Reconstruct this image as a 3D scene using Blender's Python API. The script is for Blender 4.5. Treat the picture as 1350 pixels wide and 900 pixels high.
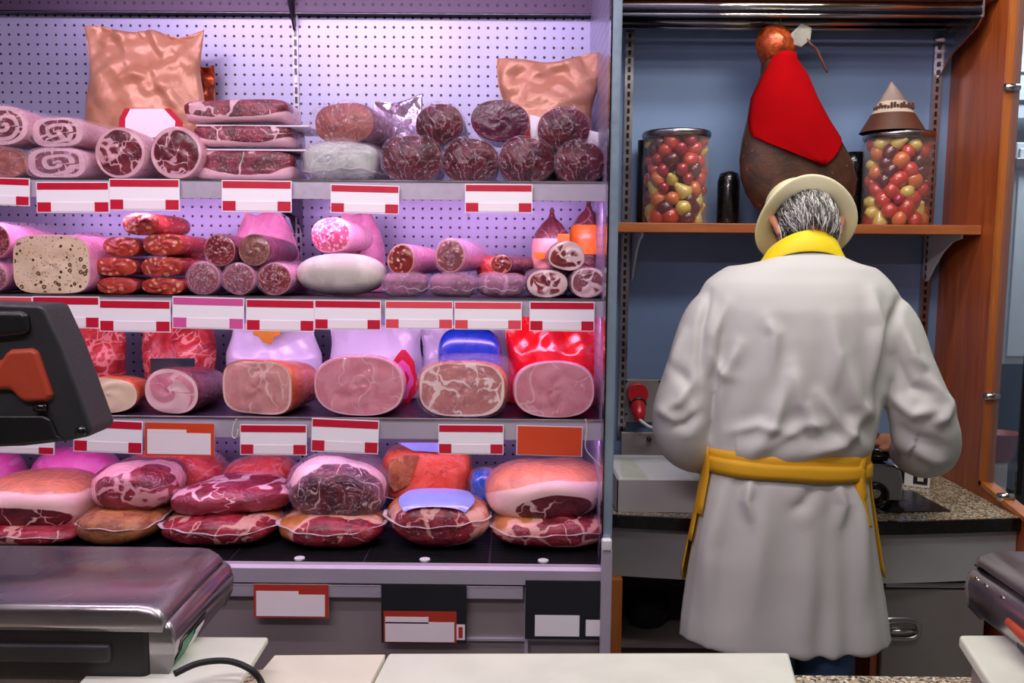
import bpy, math, random
import numpy as np
from mathutils import Vector, Matrix, Euler
R = math.radians
scn = bpy.context.scene
for o in list(bpy.data.objects): bpy.data.objects.remove(o)

# ---------------------------------------------------------------- camera
F = 1150.0
CAM = Vector((0, 0, 1.65))
cam_d = bpy.data.cameras.new('camera'); cam_d.sensor_width = 36; cam_d.lens = 36*F/1350
cam_d.clip_start = .05
cam = bpy.data.objects.new('camera', cam_d); scn.collection.objects.link(cam)
ROT = Matrix.Rotation(R(0.3), 3, 'Z') @ Matrix.Rotation(R(90-5.96), 3, 'X') @ Matrix.Rotation(R(0.45), 3, 'Z')
cam.matrix_world = Matrix.Translation(CAM) @ ROT.to_4x4()
scn.camera = cam
# ---------------------------------------------------------------- world, lights, exposure
scn.view_settings.view_transform = 'Standard'; scn.view_settings.look = 'None'
scn.view_settings.exposure = 0.0; scn.view_settings.gamma = 1
w = bpy.data.worlds.new('world'); scn.world = w; w.use_nodes = True
w.node_tree.nodes['Background'].inputs[0].default_value = (.80, .86, 1, 1)
w.node_tree.nodes['Background'].inputs[1].default_value = .22
def area(name, loc, aim, sx, sy, power, col):
    l = bpy.data.lights.new(name, 'AREA'); l.shape = 'RECTANGLE'; l.size = sx; l.size_y = sy
    l.energy = power; l.color = col
    o = bpy.data.objects.new(name, l); scn.collection.objects.link(o); o.location = loc
    o.rotation_euler = (Vector(aim)-Vector(loc)).to_track_quat('-Z', 'Y').to_euler()
    return o
# shop ceiling panels
area('shop_ceiling_light', (.9, 1.35, 2.95), (.95, 1.9, 0), 1.4, .3, 16, (1, .97, .92))
area('shop_ceiling_light', (-1.1, .3, 2.95), (-.9, 1.6, 0), 1.4, .35, 8, (1, .95, .95))
area('work_area_light', (.8, 2.25, 2.8), (.75, 2.75, .9), .9, .12, 9, (1, .96, .90))
area('side_room_light', (2.4, 3.3, 2.8), (2.2, 3.8, .8), .8, .5, 26, (.85, .94, 1))
PINK = (.97, .56, 1.0)
# cabinet tubes: one in the canopy, one under each shelf, behind the rails
area('cabinet_tube_light', (-.68, 2.16, 2.50), (-.68, 2.60, 1.95), 1.8, .05, 3.6, (.86, .60, 1))
area('cabinet_tube_light', (-.68, 2.20, 1.745), (-.68, 2.58, 1.55), 1.8, .03, 3.6, PINK)
area('cabinet_tube_light', (-.68, 2.20, 1.47), (-.68, 2.50, 1.22), 1.8, .03, 2.6, PINK)
area('cabinet_tube_light', (-.68, 2.18, 1.175), (-.68, 2.45, .92), 1.8, .03, 2.6, PINK)
# added lamps without a seen source: lift shelf fronts, give wraps highlights
area('added_front_light', (-.75, 1.30, 2.70), (-.75, 2.2, 1.25), 1.7, .035, 11, (1, .76, .98))
area('added_front_light', (-.6, .35, 2.60), (-.6, 2.2, 1.25), 1.5, .04, 13, (1, .84, .96))

# ---------------------------------------------------------------- pixel helpers
RN = np.array(ROT)
def P(px, py, Y):
    d = ROT @ Vector(((px-675)/F, (450-py)/F, -1))
    return CAM + d*(Y/d.y)
def S(Y): return F/Y*.995
def pix(co):
    v = (np.asarray(co)-np.array(CAM)) @ RN
    return np.stack([675-F*v[..., 0]/v[..., 2], 450+F*v[..., 1]/v[..., 2]], -1)
rnd = random.Random(5)

# ---------------------------------------------------------------- colour + node helpers
def C(h, a=1):
    h = h.lstrip('#'); c = [int(h[i:i+2], 16)/255 for i in (0, 2, 4)]
    return tuple((x/12.92 if x <= .04045 else ((x+.055)/1.055)**2.4) for x in c)+(a,)
class NT:
    def __init__(s, name):
        s.m = bpy.data.materials.new(name); s.m.use_nodes = True; s.t = s.m.node_tree
        s.b = s.t.nodes['Principled BSDF']; s.out = s.t.nodes['Material Output']
    def n(s, typ, ins=None, **kw):
        nd = s.t.nodes.new(typ)
        for k, v in kw.items(): setattr(nd, k, v)
        for k, v in (ins or {}).items():
            if isinstance(v, bpy.types.NodeSocket): s.t.links.new(v, nd.inputs[k])
            else: nd.inputs[k].default_value = v
        return nd
    def co(s, scale=(1, 1, 1), which='Object'):
        tc = s.n('ShaderNodeTexCoord')
        return s.n('ShaderNodeMapping', {0: tc.outputs[which], 'Scale': scale}).outputs[0]
    def noise(s, v, sc, det=3, dist=0, rough=.5):
        return s.n('ShaderNodeTexNoise', {'Vector': v, 'Scale': sc, 'Detail': det, 'Distortion': dist, 'Roughness': rough})
    def math(s, op, a, b=0.0, c=None, clamp=False):
        d = {0: a, 1: b}
        if c is not None: d[2] = c
        return s.n('ShaderNodeMath', d, operation=op, use_clamp=clamp).outputs[0]
    def ss(s, x, lo, hi, t0=0., t1=1.):
        return s.n('ShaderNodeMapRange', {0: x, 1: lo, 2: hi, 3: t0, 4: t1}, interpolation_type='SMOOTHSTEP').outputs[0]
    def mix(s, f, a, b):
        nd = s.n('ShaderNodeMix', data_type='RGBA')
        for i, v in ((0, f), (6, a), (7, b)):
            if isinstance(v, bpy.types.NodeSocket): s.t.links.new(v, nd.inputs[i])
            else: nd.inputs[i].default_value = v
        return nd.outputs[2]
    def bump(s, h, st=.3, d=.01, nrm=None):
        ins = {'Height': h, 'Strength': st, 'Distance': d}
        if nrm: ins['Normal'] = nrm
        return s.n('ShaderNodeBump', ins).outputs[0]
    def set(s, **kw):
        names = dict(col='Base Color', rough='Roughness', metal='Metallic', nrm='Normal', coat='Coat Weight', coatr='Coat Roughness',
                     coatn='Coat Normal', spec='Specular IOR Level', alpha='Alpha', emis='Emission Color', emst='Emission Strength',
                     sss='Subsurface Weight', trans='Transmission Weight', sheen='Sheen Weight')
        for k, v in kw.items():
            i = s.b.inputs[names[k]]
            if isinstance(v, bpy.types.NodeSocket): s.t.links.new(v, i)
            else: i.default_value = v
        return s.m
M = {}
def plain(name, col, rough=.5, metal=0, var=.12, nsc=8, bs=.1, bsc=60, bd=.002, coat=0, stretch=(1, 1, 1), spec=.5):
    """procedural base: slight colour drift + fine relief"""
    t = NT(name); c = C(col) if isinstance(col, str) else col
    v = t.co(stretch); nz = t.noise(v, nsc, 3)
    dk = tuple(x*(1-var) for x in c[:3])+(1,); lt = tuple(min(1, x*(1+var)) for x in c[:3])+(1,)
    col_ = t.mix(t.ss(nz.outputs[0], .3, .7), dk, lt)
    fn = t.noise(v, bsc, 2)
    t.set(col=col_, rough=t.ss(fn.outputs[0], .2, .8, max(0, rough-.07), min(1, rough+.07)), metal=metal, coat=coat, spec=spec,
          nrm=t.bump(fn.outputs[0], bs, bd))
    M[name] = t.m; return t.m
def film_bump(t, v, sc=18, st=.5, d=.006):
    a = t.noise(v, sc, 2, 1.2); r = t.math('ABSOLUTE', t.math('SUBTRACT', a.outputs[0], .5))
    b = t.noise(v, sc*3.2, 2, 1.5); r2 = t.math('ABSOLUTE', t.math('SUBTRACT', b.outputs[0], .5))
    return t.bump(t.math('ADD', r, t.math('MULTIPLY', r2, .35)), st, d)
def meat(name, lean='7a1c26', lean2='a33a40', fat='e8c4bc', skin=None, vs=12, vein=.06, vamt=.8, ss=0, sth=.25, samt=.9, rim=.92, rimn=.10,
         skinr=1.6, warp=.6, coat=1, spiral=0, spc=None, holes=0, rough=.42, film=.5, squash=(1, .35, 1)):
    t = NT(name); v = t.co(squash); v = t.n('ShaderNodeVectorMath', {0: v, 1: t.n('ShaderNodeCombineXYZ', {0: t.math('MULTIPLY', t.n('ShaderNodeObjectInfo').outputs['Random'], 7.3), 2: t.math('MULTIPLY', t.n('ShaderNodeObjectInfo').outputs['Random'], 3.1)}).outputs[0]}, operation='ADD').outputs[0]
    nz = t.noise(v, 9, 3); sub = t.n('ShaderNodeVectorMath', {0: nz.outputs['Color'], 1: (.5, .5, .5)}, operation='SUBTRACT').outputs[0]
    wv = t.n('ShaderNodeVectorMath', {0: sub, 'Scale': warp*.1}, operation='SCALE').outputs[0]
    vv = t.n('ShaderNodeVectorMath', {0: v, 1: wv}, operation='ADD').outputs[0]
    n2 = t.noise(vv, 26, 4, .4)
    n3 = t.noise(v, 13, 2)
    col = t.mix(t.ss(n2.outputs[0], .35, .65), C(lean), C(lean2))
    if vein > 0:
        vo = t.n('ShaderNodeTexVoronoi', {'Vector': vv, 'Scale': vs}, feature='DISTANCE_TO_EDGE')
        wdt = t.math('MULTIPLY', t.ss(n3.outputs[0], .38, .66), vein)
        f = t.math('MULTIPLY', t.math('SUBTRACT', 1, t.ss(t.math('DIVIDE', vo.outputs[0], t.math('MAXIMUM', wdt, .0005)), .5, 1.)), vamt)
        col = t.mix(f, col, C(fat))
    if ss > 0:
        v2 = t.n('ShaderNodeTexVoronoi', {'Vector': vv, 'Scale': ss})
        rn = t.n('ShaderNodeSeparateColor', {0: v2.outputs['Color']}).outputs[0]
        f = t.math('MULTIPLY', t.math('MULTIPLY', t.ss(v2.outputs[0], sth+.08, sth), t.math('GREATER_THAN', rn, .35)), samt)
        # smoothstep with reversed range
        f = t.math('MULTIPLY', t.math('MULTIPLY', t.math('SUBTRACT', 1, t.ss(v2.outputs[0], sth-.04, sth+.06)), t.math('GREATER_THAN', rn, .3)), samt)
        col = t.mix(f, col, C(spc or fat))
    if holes:
        v3 = t.n('ShaderNodeTexVoronoi', {'Vector': t.n('ShaderNodeVectorMath', {0: v, 1: (0, 0, 0)}, operation='ADD').outputs[0], 'Scale': holes})
        rn = t.n('ShaderNodeSeparateColor', {0: v3.outputs['Color']}).outputs[1]
        rr = t.math('MULTIPLY', rn, .36)
        big = t.math('GREATER_THAN', rn, .30)
        f = t.math('MULTIPLY', t.math('LESS_THAN', v3.outputs[0], rr), big)
        core = t.math('MULTIPLY', t.math('LESS_THAN', v3.outputs[0], t.math('MULTIPLY', rr, .45)), big)
        v4 = t.n('ShaderNodeTexVoronoi', {'Vector': vv, 'Scale': holes*2.3}); r4 = t.n('ShaderNodeSeparateColor', {0: v4.outputs['Color']}).outputs[0]
        f4 = t.math('MULTIPLY', t.math('LESS_THAN', v4.outputs[0], t.math('MULTIPLY', r4, .30)), t.math('GREATER_THAN', r4, .45))
        col = t.mix(t.math('MULTIPLY', f4, .8), col, C('7a5638'))
        col = t.mix(f, col, C('4a3a1c')); col = t.mix(core, col, C('b9a070'))
    ra = t.n('ShaderNodeAttribute', attribute_name='rad').outputs['Fac']
    nr = t.math('ADD', ra, t.math('MULTIPLY', t.math('SUBTRACT', n3.outputs[0], .5), rimn*2.6))
    if spiral:
        an = t.n('ShaderNodeAttribute', attribute_name='ang').outputs['Fac']
        ph = t.math('ADD', t.math('MULTIPLY', nr, spiral*6.2832), an)
        sp = t.ss(t.math('SINE', ph), .05, .35)
        sp = t.math('MULTIPLY', sp, .92)
        col = t.mix(sp, col, C(fat))
    col = t.mix(t.ss(nr, rim-.015, rim+.015), col, C(fat))
    if skin: col = t.mix(t.ss(nr, skinr-.04, skinr+.04), col, t.mix(t.ss(n2.outputs[0], .3, .7), C(skin), tuple(x*.7 for x in C(skin)[:3])+(1,)))
    t.set(col=col, rough=rough, coat=coat, coatr=.07, nrm=t.bump(n2.outputs[0], .25, .003), spec=.35, sss=0)
    if coat: t.set(coatn=film_bump(t, t.co((1, 1, 1)), 20, min(1, film*1.3), .012+.018*film))
    M[name] = t.m; return t.m
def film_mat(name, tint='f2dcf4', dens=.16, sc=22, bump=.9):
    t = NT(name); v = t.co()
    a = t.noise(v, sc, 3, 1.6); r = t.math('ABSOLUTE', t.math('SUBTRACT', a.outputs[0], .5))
    streak = t.math('SUBTRACT', 1, t.ss(r, 0.0, .022))  # milky crease streaks, also standing in for glints, put into the film's opacity
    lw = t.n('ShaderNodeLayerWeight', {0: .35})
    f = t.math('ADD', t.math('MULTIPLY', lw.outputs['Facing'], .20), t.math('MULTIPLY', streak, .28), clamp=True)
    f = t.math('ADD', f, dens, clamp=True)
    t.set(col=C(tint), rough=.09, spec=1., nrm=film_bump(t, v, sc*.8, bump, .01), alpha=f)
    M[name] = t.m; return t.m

# ---------------------------------------------------------------- mesh helpers
COL = scn.collection
def link(o, parent=None):
    COL.objects.link(o)
    if parent is not None: o.parent = parent
    return o
def tag(o, label=None, cat=None, group=None, kind=None):
    if label: o['label'] = label
    if cat: o['category'] = cat
    if group: o['group'] = group
    if kind: o['kind'] = kind
    return o
def empty(name, loc, label, cat, group=None, rot=(0, 0, 0)):
    o = bpy.data.objects.new(name, None); o.empty_display_size = .05; COL.objects.link(o)
    o.location = loc; o.rotation_euler = rot
    return tag(o, label, cat, group)
def mk(name, vs, fs, mat=None, parent=None, smooth=True, attrs=None, loc=None, rot=None, kind=None, sub=0, bev=0):
    me = bpy.data.meshes.new(name); me.from_pydata([tuple(map(float, v)) for v in vs], [], [tuple(map(int, f)) for f in fs]); me.update()
    if smooth: me.polygons.foreach_set('use_smooth', [True]*len(me.polygons))
    for k, a in (attrs or {}).items():
        at = me.attributes.new(k, 'FLOAT', 'POINT'); at.data.foreach_set('value', np.asarray(a, dtype=np.float32))
    if mat: me.materials.append(M[mat] if isinstance(mat, str) else mat)
    o = bpy.data.objects.new(name, me); link(o, parent)
    if loc is not None: o.location = loc
    if rot is not None: o.rotation_euler = rot
    if kind: o['kind'] = kind
    if bev:
        b = o.modifiers.new('bevel', 'BEVEL'); b.width = bev; b.segments = 3; b.limit_method = 'ANGLE'; b.angle_limit = R(35)
        me.polygons.foreach_set('use_smooth', [True]*len(me.polygons))
        wn = o.modifiers.new('wn', 'WEIGHTED_NORMAL'); wn.keep_sharp = False
    if sub:
        s = o.modifiers.new('sub', 'SUBSURF'); s.levels = sub; s.render_levels = sub
    return o
class MB:
    def __init__(s): s.v = []; s.f = []
    def add(s, vs, fs):
        k = len(s.v); s.v += [tuple(v) for v in vs]; s.f += [tuple(i+k for i in f) for f in fs]; return s
    def box(s, a, b):
        x0, y0, z0 = a; x1, y1, z1 = b
        return s.add([(x0, y0, z0), (x1, y0, z0), (x1, y1, z0), (x0, y1, z0), (x0, y0, z1), (x1, y0, z1), (x1, y1, z1), (x0, y1, z1)],
                     [(0, 3, 2, 1), (4, 5, 6, 7), (0, 1, 5, 4), (1, 2, 6, 5), (2, 3, 7, 6), (3, 0, 4, 7)])
    def tube(s, pts, r, n=10, caps=True):
        vs, fs = tube(pts, r, n, caps); return s.add(vs, fs)
    def prism(s, poly, d0, d1, axis='y'):
        """poly of (a,b) swept along an axis"""
        n = len(poly)
        def pt(a, b, d): return {'y': (a, d, b), 'x': (d, a, b), 'z': (a, b, d)}[axis]
        vs = [pt(a, b, d0) for a, b in poly]+[pt(a, b, d1) for a, b in poly]
        fs = [tuple(range(n)), tuple(range(2*n-1, n-1, -1))]+[(i, i+n, (i+1) % n+n, (i+1) % n) for i in range(n)]
        return s.add(vs, fs)
    def build(s, name, mat, parent=None, **kw):
        kw.setdefault('smooth', False); o = mk(name, s.v, s.f, mat, parent, **kw)
        return o
def fixn(o):
    import bmesh
    bm = bmesh.new(); bm.from_mesh(o.data); bmesh.ops.recalc_face_normals(bm, faces=bm.faces); bm.to_mesh(o.data); bm.free(); return o
def loft(rings, cap0=True, cap1=True, closed=True):
    n = len(rings[0]); vs = np.concatenate([np.asarray(r, float) for r in rings]); fs = []
    m = n if closed else n-1
    for i in range(len(rings)-1):
        for j in range(m):
            fs.append((i*n+j, i*n+(j+1) % n, (i+1)*n+(j+1) % n, (i+1)*n+j))
    if cap0: fs.append(tuple(range(n-1, -1, -1)))
    if cap1: fs.append(tuple((len(rings)-1)*n+j for j in range(n)))
    return vs, fs
def tube(pts, r, n=10, caps=True):
    pts = [Vector(p) for p in pts]; rs = r if hasattr(r, '__len__') else [r]*len(pts); rings = []
    up = None
    for i, p in enumerate(pts):
        d = (pts[min(i+1, len(pts)-1)]-pts[max(i-1, 0)]).normalized()
        if up is None: up = Vector((0, 0, 1)) if abs(d.z) < .9 else Vector((0, 1, 0))
        a = d.cross(up).normalized(); up = a.cross(d).normalized()
        rings.append([tuple(p+(a*math.cos(t)+up*math.sin(t))*rs[i]) for t in np.linspace(0, 2*math.pi, n, endpoint=False)])
    return loft(rings, caps, caps)
def lathe(prof, n=40, cap0=True, cap1=True):
    return loft([[(r*math.cos(t), r*math.sin(t), z) for t in np.linspace(0, 2*math.pi, n, endpoint=False)] for r, z in prof], cap0, cap1)
def spline(pts, k=8):
    pts = [np.array(p, float) for p in pts]; out = []
    for i in range(len(pts)-1):
        p0 = pts[max(i-1, 0)]; p1 = pts[i]; p2 = pts[i+1]; p3 = pts[min(i+2, len(pts)-1)]
        for t in np.linspace(0, 1, k, endpoint=False):
            out.append(.5*((2*p1)+(-p0+p2)*t+(2*p0-5*p1+4*p2-p3)*t*t+(-p0+3*p1-3*p2+p3)*t**3))
    out.append(pts[-1]); return out
def sn(p, seed, freq, n=7):
    """smooth pseudo noise, about -1..1"""
    g = np.random.RandomState(seed); p = np.asarray(p, float); o = np.zeros(p.shape[:-1])
    for i in range(n):
        d = g.normal(size=3); d /= np.linalg.norm(d); f = freq*(.6+.9*g.rand())
        o += np.sin(p @ d*f+g.rand()*6.28)
    return o/n*1.8
def rect(x0, y0, x1, y1, Y):
    a = P(x0, y0, Y); b = P(x1, y1, Y); return a, b
# ================================================================ materials
def PZ(px, py, z):
    d = ROT @ Vector(((px-675)/F, (450-py)/F, -1)); return CAM + d*((z-CAM.z)/d.z)
plain('steel', 'b4aeb2', .27, 1, .03, 3, .01, 10, .0005)
plain('steel_dark', '55525c', .33, .9, .1, 6, .05, 50, .001)
plain('steel_mid', '96908c', .36, .55, .10, 4, .03, 30, .001)
plain('rail_metal', 'c3bccb', .38, .35, .05, 5, .03, 60, .001)
plain('post_metal', '8fa3b4', .35, .5, .08, 7, .04, 60, .001)
plain('white_plastic', 'dfdfe2', .4, 0, .04, 6, .04, 50, .001)
plain('board_white', 'dde2d2', .38, 0, .05, 10, .12, 45, .0015)
plain('cream_paper', 'e4e0cc', .6, 0, .04, 8, .1, 30, .002)
plain('label_white', 'fcfaff', .35, 0, .02, 6, .02, 60, .0005, coat=.4)
plain('ticket_white', 'f8eef4', .45, 0, .02, 9, .02, 60, .0005)
plain('label_red', 'c81436', .35, 0, .06, 6, .02, 60, .0005, coat=.4)
plain('label_pink', 'dc5aa0', .35, 0, .06, 6, .02, 60, .0005, coat=.4)
plain('label_coral', 'e8505a', .35, 0, .06, 6, .02, 60, .0005, coat=.4)
plain('label_orange', 'dd4a22', .4, 0, .05, 6, .02, 60, .0005, coat=.4)
plain('label_brick', 'b83a2a', .4, 0, .05, 6, .02, 60, .0005, coat=.3)
plain('label_black', '1d2028', .35, 0, .1, 6, .02, 60, .0005, coat=.5)
plain('sleeve_film', 'e9e0ee', .15, 0, .02, 6, .02, 60, .0005)
plain('tray_dark', '3a2a44', .45, .3, .15, 8, .05, 50, .001)
plain('base_grey', '9a9092', .42, .25, .05, 4, .03, 60, .001)
plain('black_plastic', '17171a', .42, 0, .2, 12, .25, 160, .001)
plain('dark_plastic', '303134', .45, 0, .12, 9, .22, 180, .001)
plain('orange_plastic', 'b8452a', .5, 0, .1, 9, .1, 120, .001)
plain('red_plastic', 'b41420', .32, 0, .1, 9, .05, 80, .001, coat=.4)
plain('blue_wall', '7f98c0', .42, .1, .04, 2, .03, 90, .0006)
plain('grey_front', 'a9a9a8', .5, 0, .04, 3, .03, 70, .0008)
plain('black_edge', '0c0c0e', .25, 0, .2, 9, .03, 60, .0005, coat=.5)
plain('dim_inside', '857c74', .7, 0, .15, 5, .1, 40, .001)
plain('floor_tile', '8a847c', .5, 0, .1, 5, .1, 30, .002)
plain('ceiling_white', 'd8d8d4', .7, 0, .03, 4, .05, 30, .001)
plain('shop_wall', 'b9b6b0', .7, 0, .05, 4, .05, 30, .001)
plain('room_white', 'd2dde8', .4, 0, .03, 4, .03, 40, .001)
plain('room_dark', '23262c', .4, 0, .2, 4, .05, 40, .001)
plain('terracotta', '9c3a2c', .45, 0, .1, 6, .1, 40, .001)
plain('chrome', 'c8c2bc', .12, 1, .03, 5, .02, 40, .0005)
plain('cable_white', 'd8d8d4', .5, 0, .05, 6, .05, 60, .0005)
plain('rubber', '101012', .6, 0, .2, 6, .1, 80, .001)
plain('green_print', '1d7d58', .4, 0, .1, 6, .05, 60, .0005)
# wood (orange cherry laminate)
def wood(name, a, b, st):
    t = NT(name); v = t.co(st); n1 = t.noise(v, 3, 4, 1.2); n2 = t.noise(v, 22, 3, .3)
    col = t.mix(t.ss(n1.outputs[0], .3, .7), C(a), C(b)); col = t.mix(t.ss(n2.outputs[0], .45, .75, 0, .35), col, tuple(x*.72 for x in C(b)[:3])+(1,))
    t.set(col=col, rough=.33, coat=.15, coatr=.2, nrm=t.bump(n2.outputs[0], .08, .001)); M[name] = t.m
wood('wood_vert', 'b0592a', '93441d', (6, 6, .7))
wood('wood_edge', 'c87434', 'b56327', (6, 6, .7))
wood('wood_shelf', 'b66a3e', '9c5530', (.7, 6, 6))
# granite
t = NT('granite'); v = t.co()
a = t.n('ShaderNodeTexVoronoi', {'Vector': v, 'Scale': 230}); s1 = t.n('ShaderNodeSeparateColor', {0: a.outputs['Color']}).outputs[0]
col = t.mix(t.ss(s1, .15, .55), C('4d4234'), C('b8a88a')); col = t.mix(t.ss(s1, .75, .85), col, C('e6dcc4'))
n = t.noise(v, 40, 2); col = t.mix(t.ss(n.outputs[0], .5, .8, 0, .35), col, C('7d684a'))
t.set(col=col, rough=.2, coat=.3); M['granite'] = t.m
# perforated sheet: round holes on a 28 mm pitch, uv in metres
def perf(name, base, metal, rough, ax):
    t = NT(name); v = t.co(); sp = t.n('ShaderNodeSeparateXYZ', {0: v})
    def cell(i): return t.math('SUBTRACT', t.math('FRACT', t.math('DIVIDE', t.math('ADD', sp.outputs[i], 50), .0283)), .5)
    x = cell(ax); z = cell(2); d = t.math('SQRT', t.math('ADD', t.math('MULTIPLY', x, x), t.math('MULTIPLY', z, z)))
    hole = t.ss(d, .125, .085)
    hole = t.math('SUBTRACT', 1, t.ss(d, .11, .15))
    nz = t.noise(v, 3, 4); col = t.mix(t.ss(nz.outputs[0], .3, .7), C(base), tuple(x*.86 for x in C(base)[:3])+(1,))
    col = t.mix(hole, col, (.008, .004, .014, 1))
    t.set(col=col, rough=rough, metal=t.math('MULTIPLY', t.math('SUBTRACT', 1, hole), metal), nrm=t.bump(t.math('SUBTRACT', 1, hole), .6, .003)); M[name] = t.m
perf('peg_x', 'a8a6c6', .42, .36, 0); perf('peg_reflected', 'a8a6c6', .45, .36, 1); perf('peg_shaded', '4c3a52', .4, .4, 0)
# clear glass (thin panes)
def glass(name, tint, a, rough=.03):
    t = NT(name); v = t.co(); n = t.noise(v, 3, 2); lw = t.n('ShaderNodeLayerWeight', {0: .25})
    t.set(col=C(tint), rough=rough, spec=.8, alpha=t.math('ADD', a, t.math('MULTIPLY', lw.outputs['Facing'], .45), clamp=True),
          nrm=t.bump(n.outputs[0], .02, .002)); M[name] = t.m
glass('pane_glass', '5f7890', .10); glass('jar_glass', 'e6d8d2', .05, .05)
t = NT('led'); t.set(col=(1, 1, 1, 1), emis=(1, .72, 1, 1), emst=3.2); M['led'] = t.m

# ================================================================ room
def structure(o): o['kind'] = 'structure'; return o
structure(MB().box((-3.2, -1.2, -.05), (3.6, 4.4, 0)).build('floor', 'floor_tile'))
structure(MB().box((-3.2, -1.2, 3.0), (3.6, 4.4, 3.05)).build('ceiling', 'ceiling_white'))
structure(MB().box((-3.25, 3.0, 0), (1.475, 3.05, 3.0)).build('wall_back', 'blue_wall'))
structure(MB().box((-3.25, -1.2, 0), (-3.2, 3.0, 3)).build('wall_left', 'shop_wall'))
structure(MB().box((3.6, -1.2, 0), (3.65, 4.4, 3)).build('wall_far_right', 'shop_wall'))
structure(MB().box((1.475, 4.4, 0), (3.6, 4.45, 3)).build('wall_side_room', 'room_dark'))
structure(MB().box((-3.25, -1.25, 0), (3.65, -1.2, 3)).build('wall_front', 'shop_wall'))

# wooden partition with a glass pane let into its front
YG = 2.66; zc = P(1275, 638, YG).z; XW = 1.443
pt = empty('wooden_partition', (XW, 2.7, 0), 'tall orange-brown wooden partition wall with a glass pane at its front edge', 'partition')
def at(parent, o):
    o.location = Vector(o.location)-parent.location; return o
q = MB().box((XW, YG, 0), (XW+.032, 3.0, 3.0)); q.build('panel', 'wood_vert', pt, loc=-pt.location)
q = MB().prism([(YG, 0), (YG, zc), (2.40, P(1340, 690, 2.4).z+.0), (2.40, 0)], XW, XW+.032, 'x'); fixn(q.build('lower_panel', 'wood_vert', pt, loc=-pt.location))
q = MB().box((XW-.004, YG-.014, zc), (XW+.036, YG+.001, 3.0)); q.build('edge_strip', 'wood_edge', pt, loc=-pt.location)
zf = P(1340, 690, 2.4).z
q = MB().prism([(YG, zc), (YG, zc+.014), (2.395, zf+.014), (2.395, 0), (2.40, 0), (2.40, zf)], XW-.004, XW+.036, 'x'); fixn(q.build('edge_strip', 'wood_edge', pt, loc=-pt.location))
q = MB().prism([(YG-.012, zc+.014), (YG-.012, 3.0), (2.485, 3.0), (2.485, zf+.07)], XW+.012, XW+.020, 'x'); gp = fixn(q.build('glass_pane', 'pane_glass', pt, loc=-pt.location))
q = MB().box((XW+.008, 2.478, zf+.06), (XW+.024, 2.486, 3.0)); q.build('pane_edge', 'black_edge', pt, loc=-pt.location)
for px, py in ((1288, 522), (1316, 115)):
    c = P(px, py, YG-.02); q = MB().tube([(XW-.012, c.y, c.z), (XW+.03, c.y, c.z)], .011, 14); q.build('glass_clamp', 'chrome', pt, smooth=True, loc=-pt.location)
c = P(1322, 655, 2.53); q = MB().tube([(XW-.012, c.y, c.z), (XW+.03, c.y, c.z)], .013, 14); q.build('glass_clamp', 'chrome', pt, smooth=True, loc=-pt.location)

# side room seen through the pane
YR = 3.7
def rbox(mb, x0, y0, x1, y1, Y, dep, mat_=None):
    a = P(x0, y1, Y); b = P(x1, y0, Y); return mb.box((a.x, Y, a.z), (b.x, Y+dep, b.z))
wc = empty('wall_cabinet', (P(1370, 100, YR).x, YR, P(1370, 155, YR).z), 'white wall cabinet seen high up through the glass pane', 'cabinet')
rbox(MB(), 1300, 75, 1440, 155, YR, .35).build('body', 'room_white', wc, loc=-wc.location)
rbox(MB(), 1300, 132, 1440, 136, YR-.006, .02).build('trim_strip', 'steel_dark', wc, loc=-wc.location)
rbox(MB(), 1300, 95, 1440, 97, YR-.004, .02).build('trim_strip', 'steel_dark', wc, loc=-wc.location)
fr = empty('cold_room_door', (P(1380, 450, YR).x, YR, P(1380, 505, YR).z), 'tall white cabinet door with a steel handle behind the glass pane', 'door')
rbox(MB(), 1321, 188, 1440, 480, YR, .3).build('door_leaf', 'room_white', fr, loc=-fr.location, bev=.006)
rbox(MB(), 1327, 196, 1440, 470, YR-.012, .02).build('door_panel', 'room_white', fr, loc=-fr.location, bev=.004)
rbox(MB(), 1340, 208, 1368, 221, YR-.04, .03).build('handle', 'steel', fr, loc=-fr.location, bev=.004)
tub = P(1312, 600, 3.3)
tb = empty('red_tub', tub, 'terracotta red plastic tub behind the lower part of the glass pane', 'tub')
o = mk('bowl', *lathe([(.05, -.02), (.062, 0), (.075, .085), (.08, .09), (.07, .09), (.058, .01)], 28), 'terracotta', tb)
o.scale = (1.1, .8, 1)
pd = empty('white_stand', (tub.x, 3.3, 0), 'white pedestal stand under the red tub behind the glass', 'stand')
MB().box((-.035, -.03, .0), (.035, .03, tub.z-.022)).build('column', 'room_white', pd, bev=.004)
MB().box((-.13, -.05, tub.z-.5), (.13, .06, tub.z-.47)).build('shelf', 'room_white', pd, bev=.004)
bgp = P(1342, 74, 3.68)
g = np.random.RandomState(3); vs, fs = lathe([(.01, 0), (.07, .02), (.095, .09), (.08, .17), (.05, .21), (.09, .25), (.05, .28)], 30)
vs = vs*(1+.10*sn(vs, 5, 40)[:, None]); o = mk('plastic_bag', vs, fs, 'room_white', loc=(bgp.x+.02, 3.8, bgp.z)); tag(o, 'crumpled white plastic bag on top of the wall cabinet behind glass', 'bag')

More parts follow.
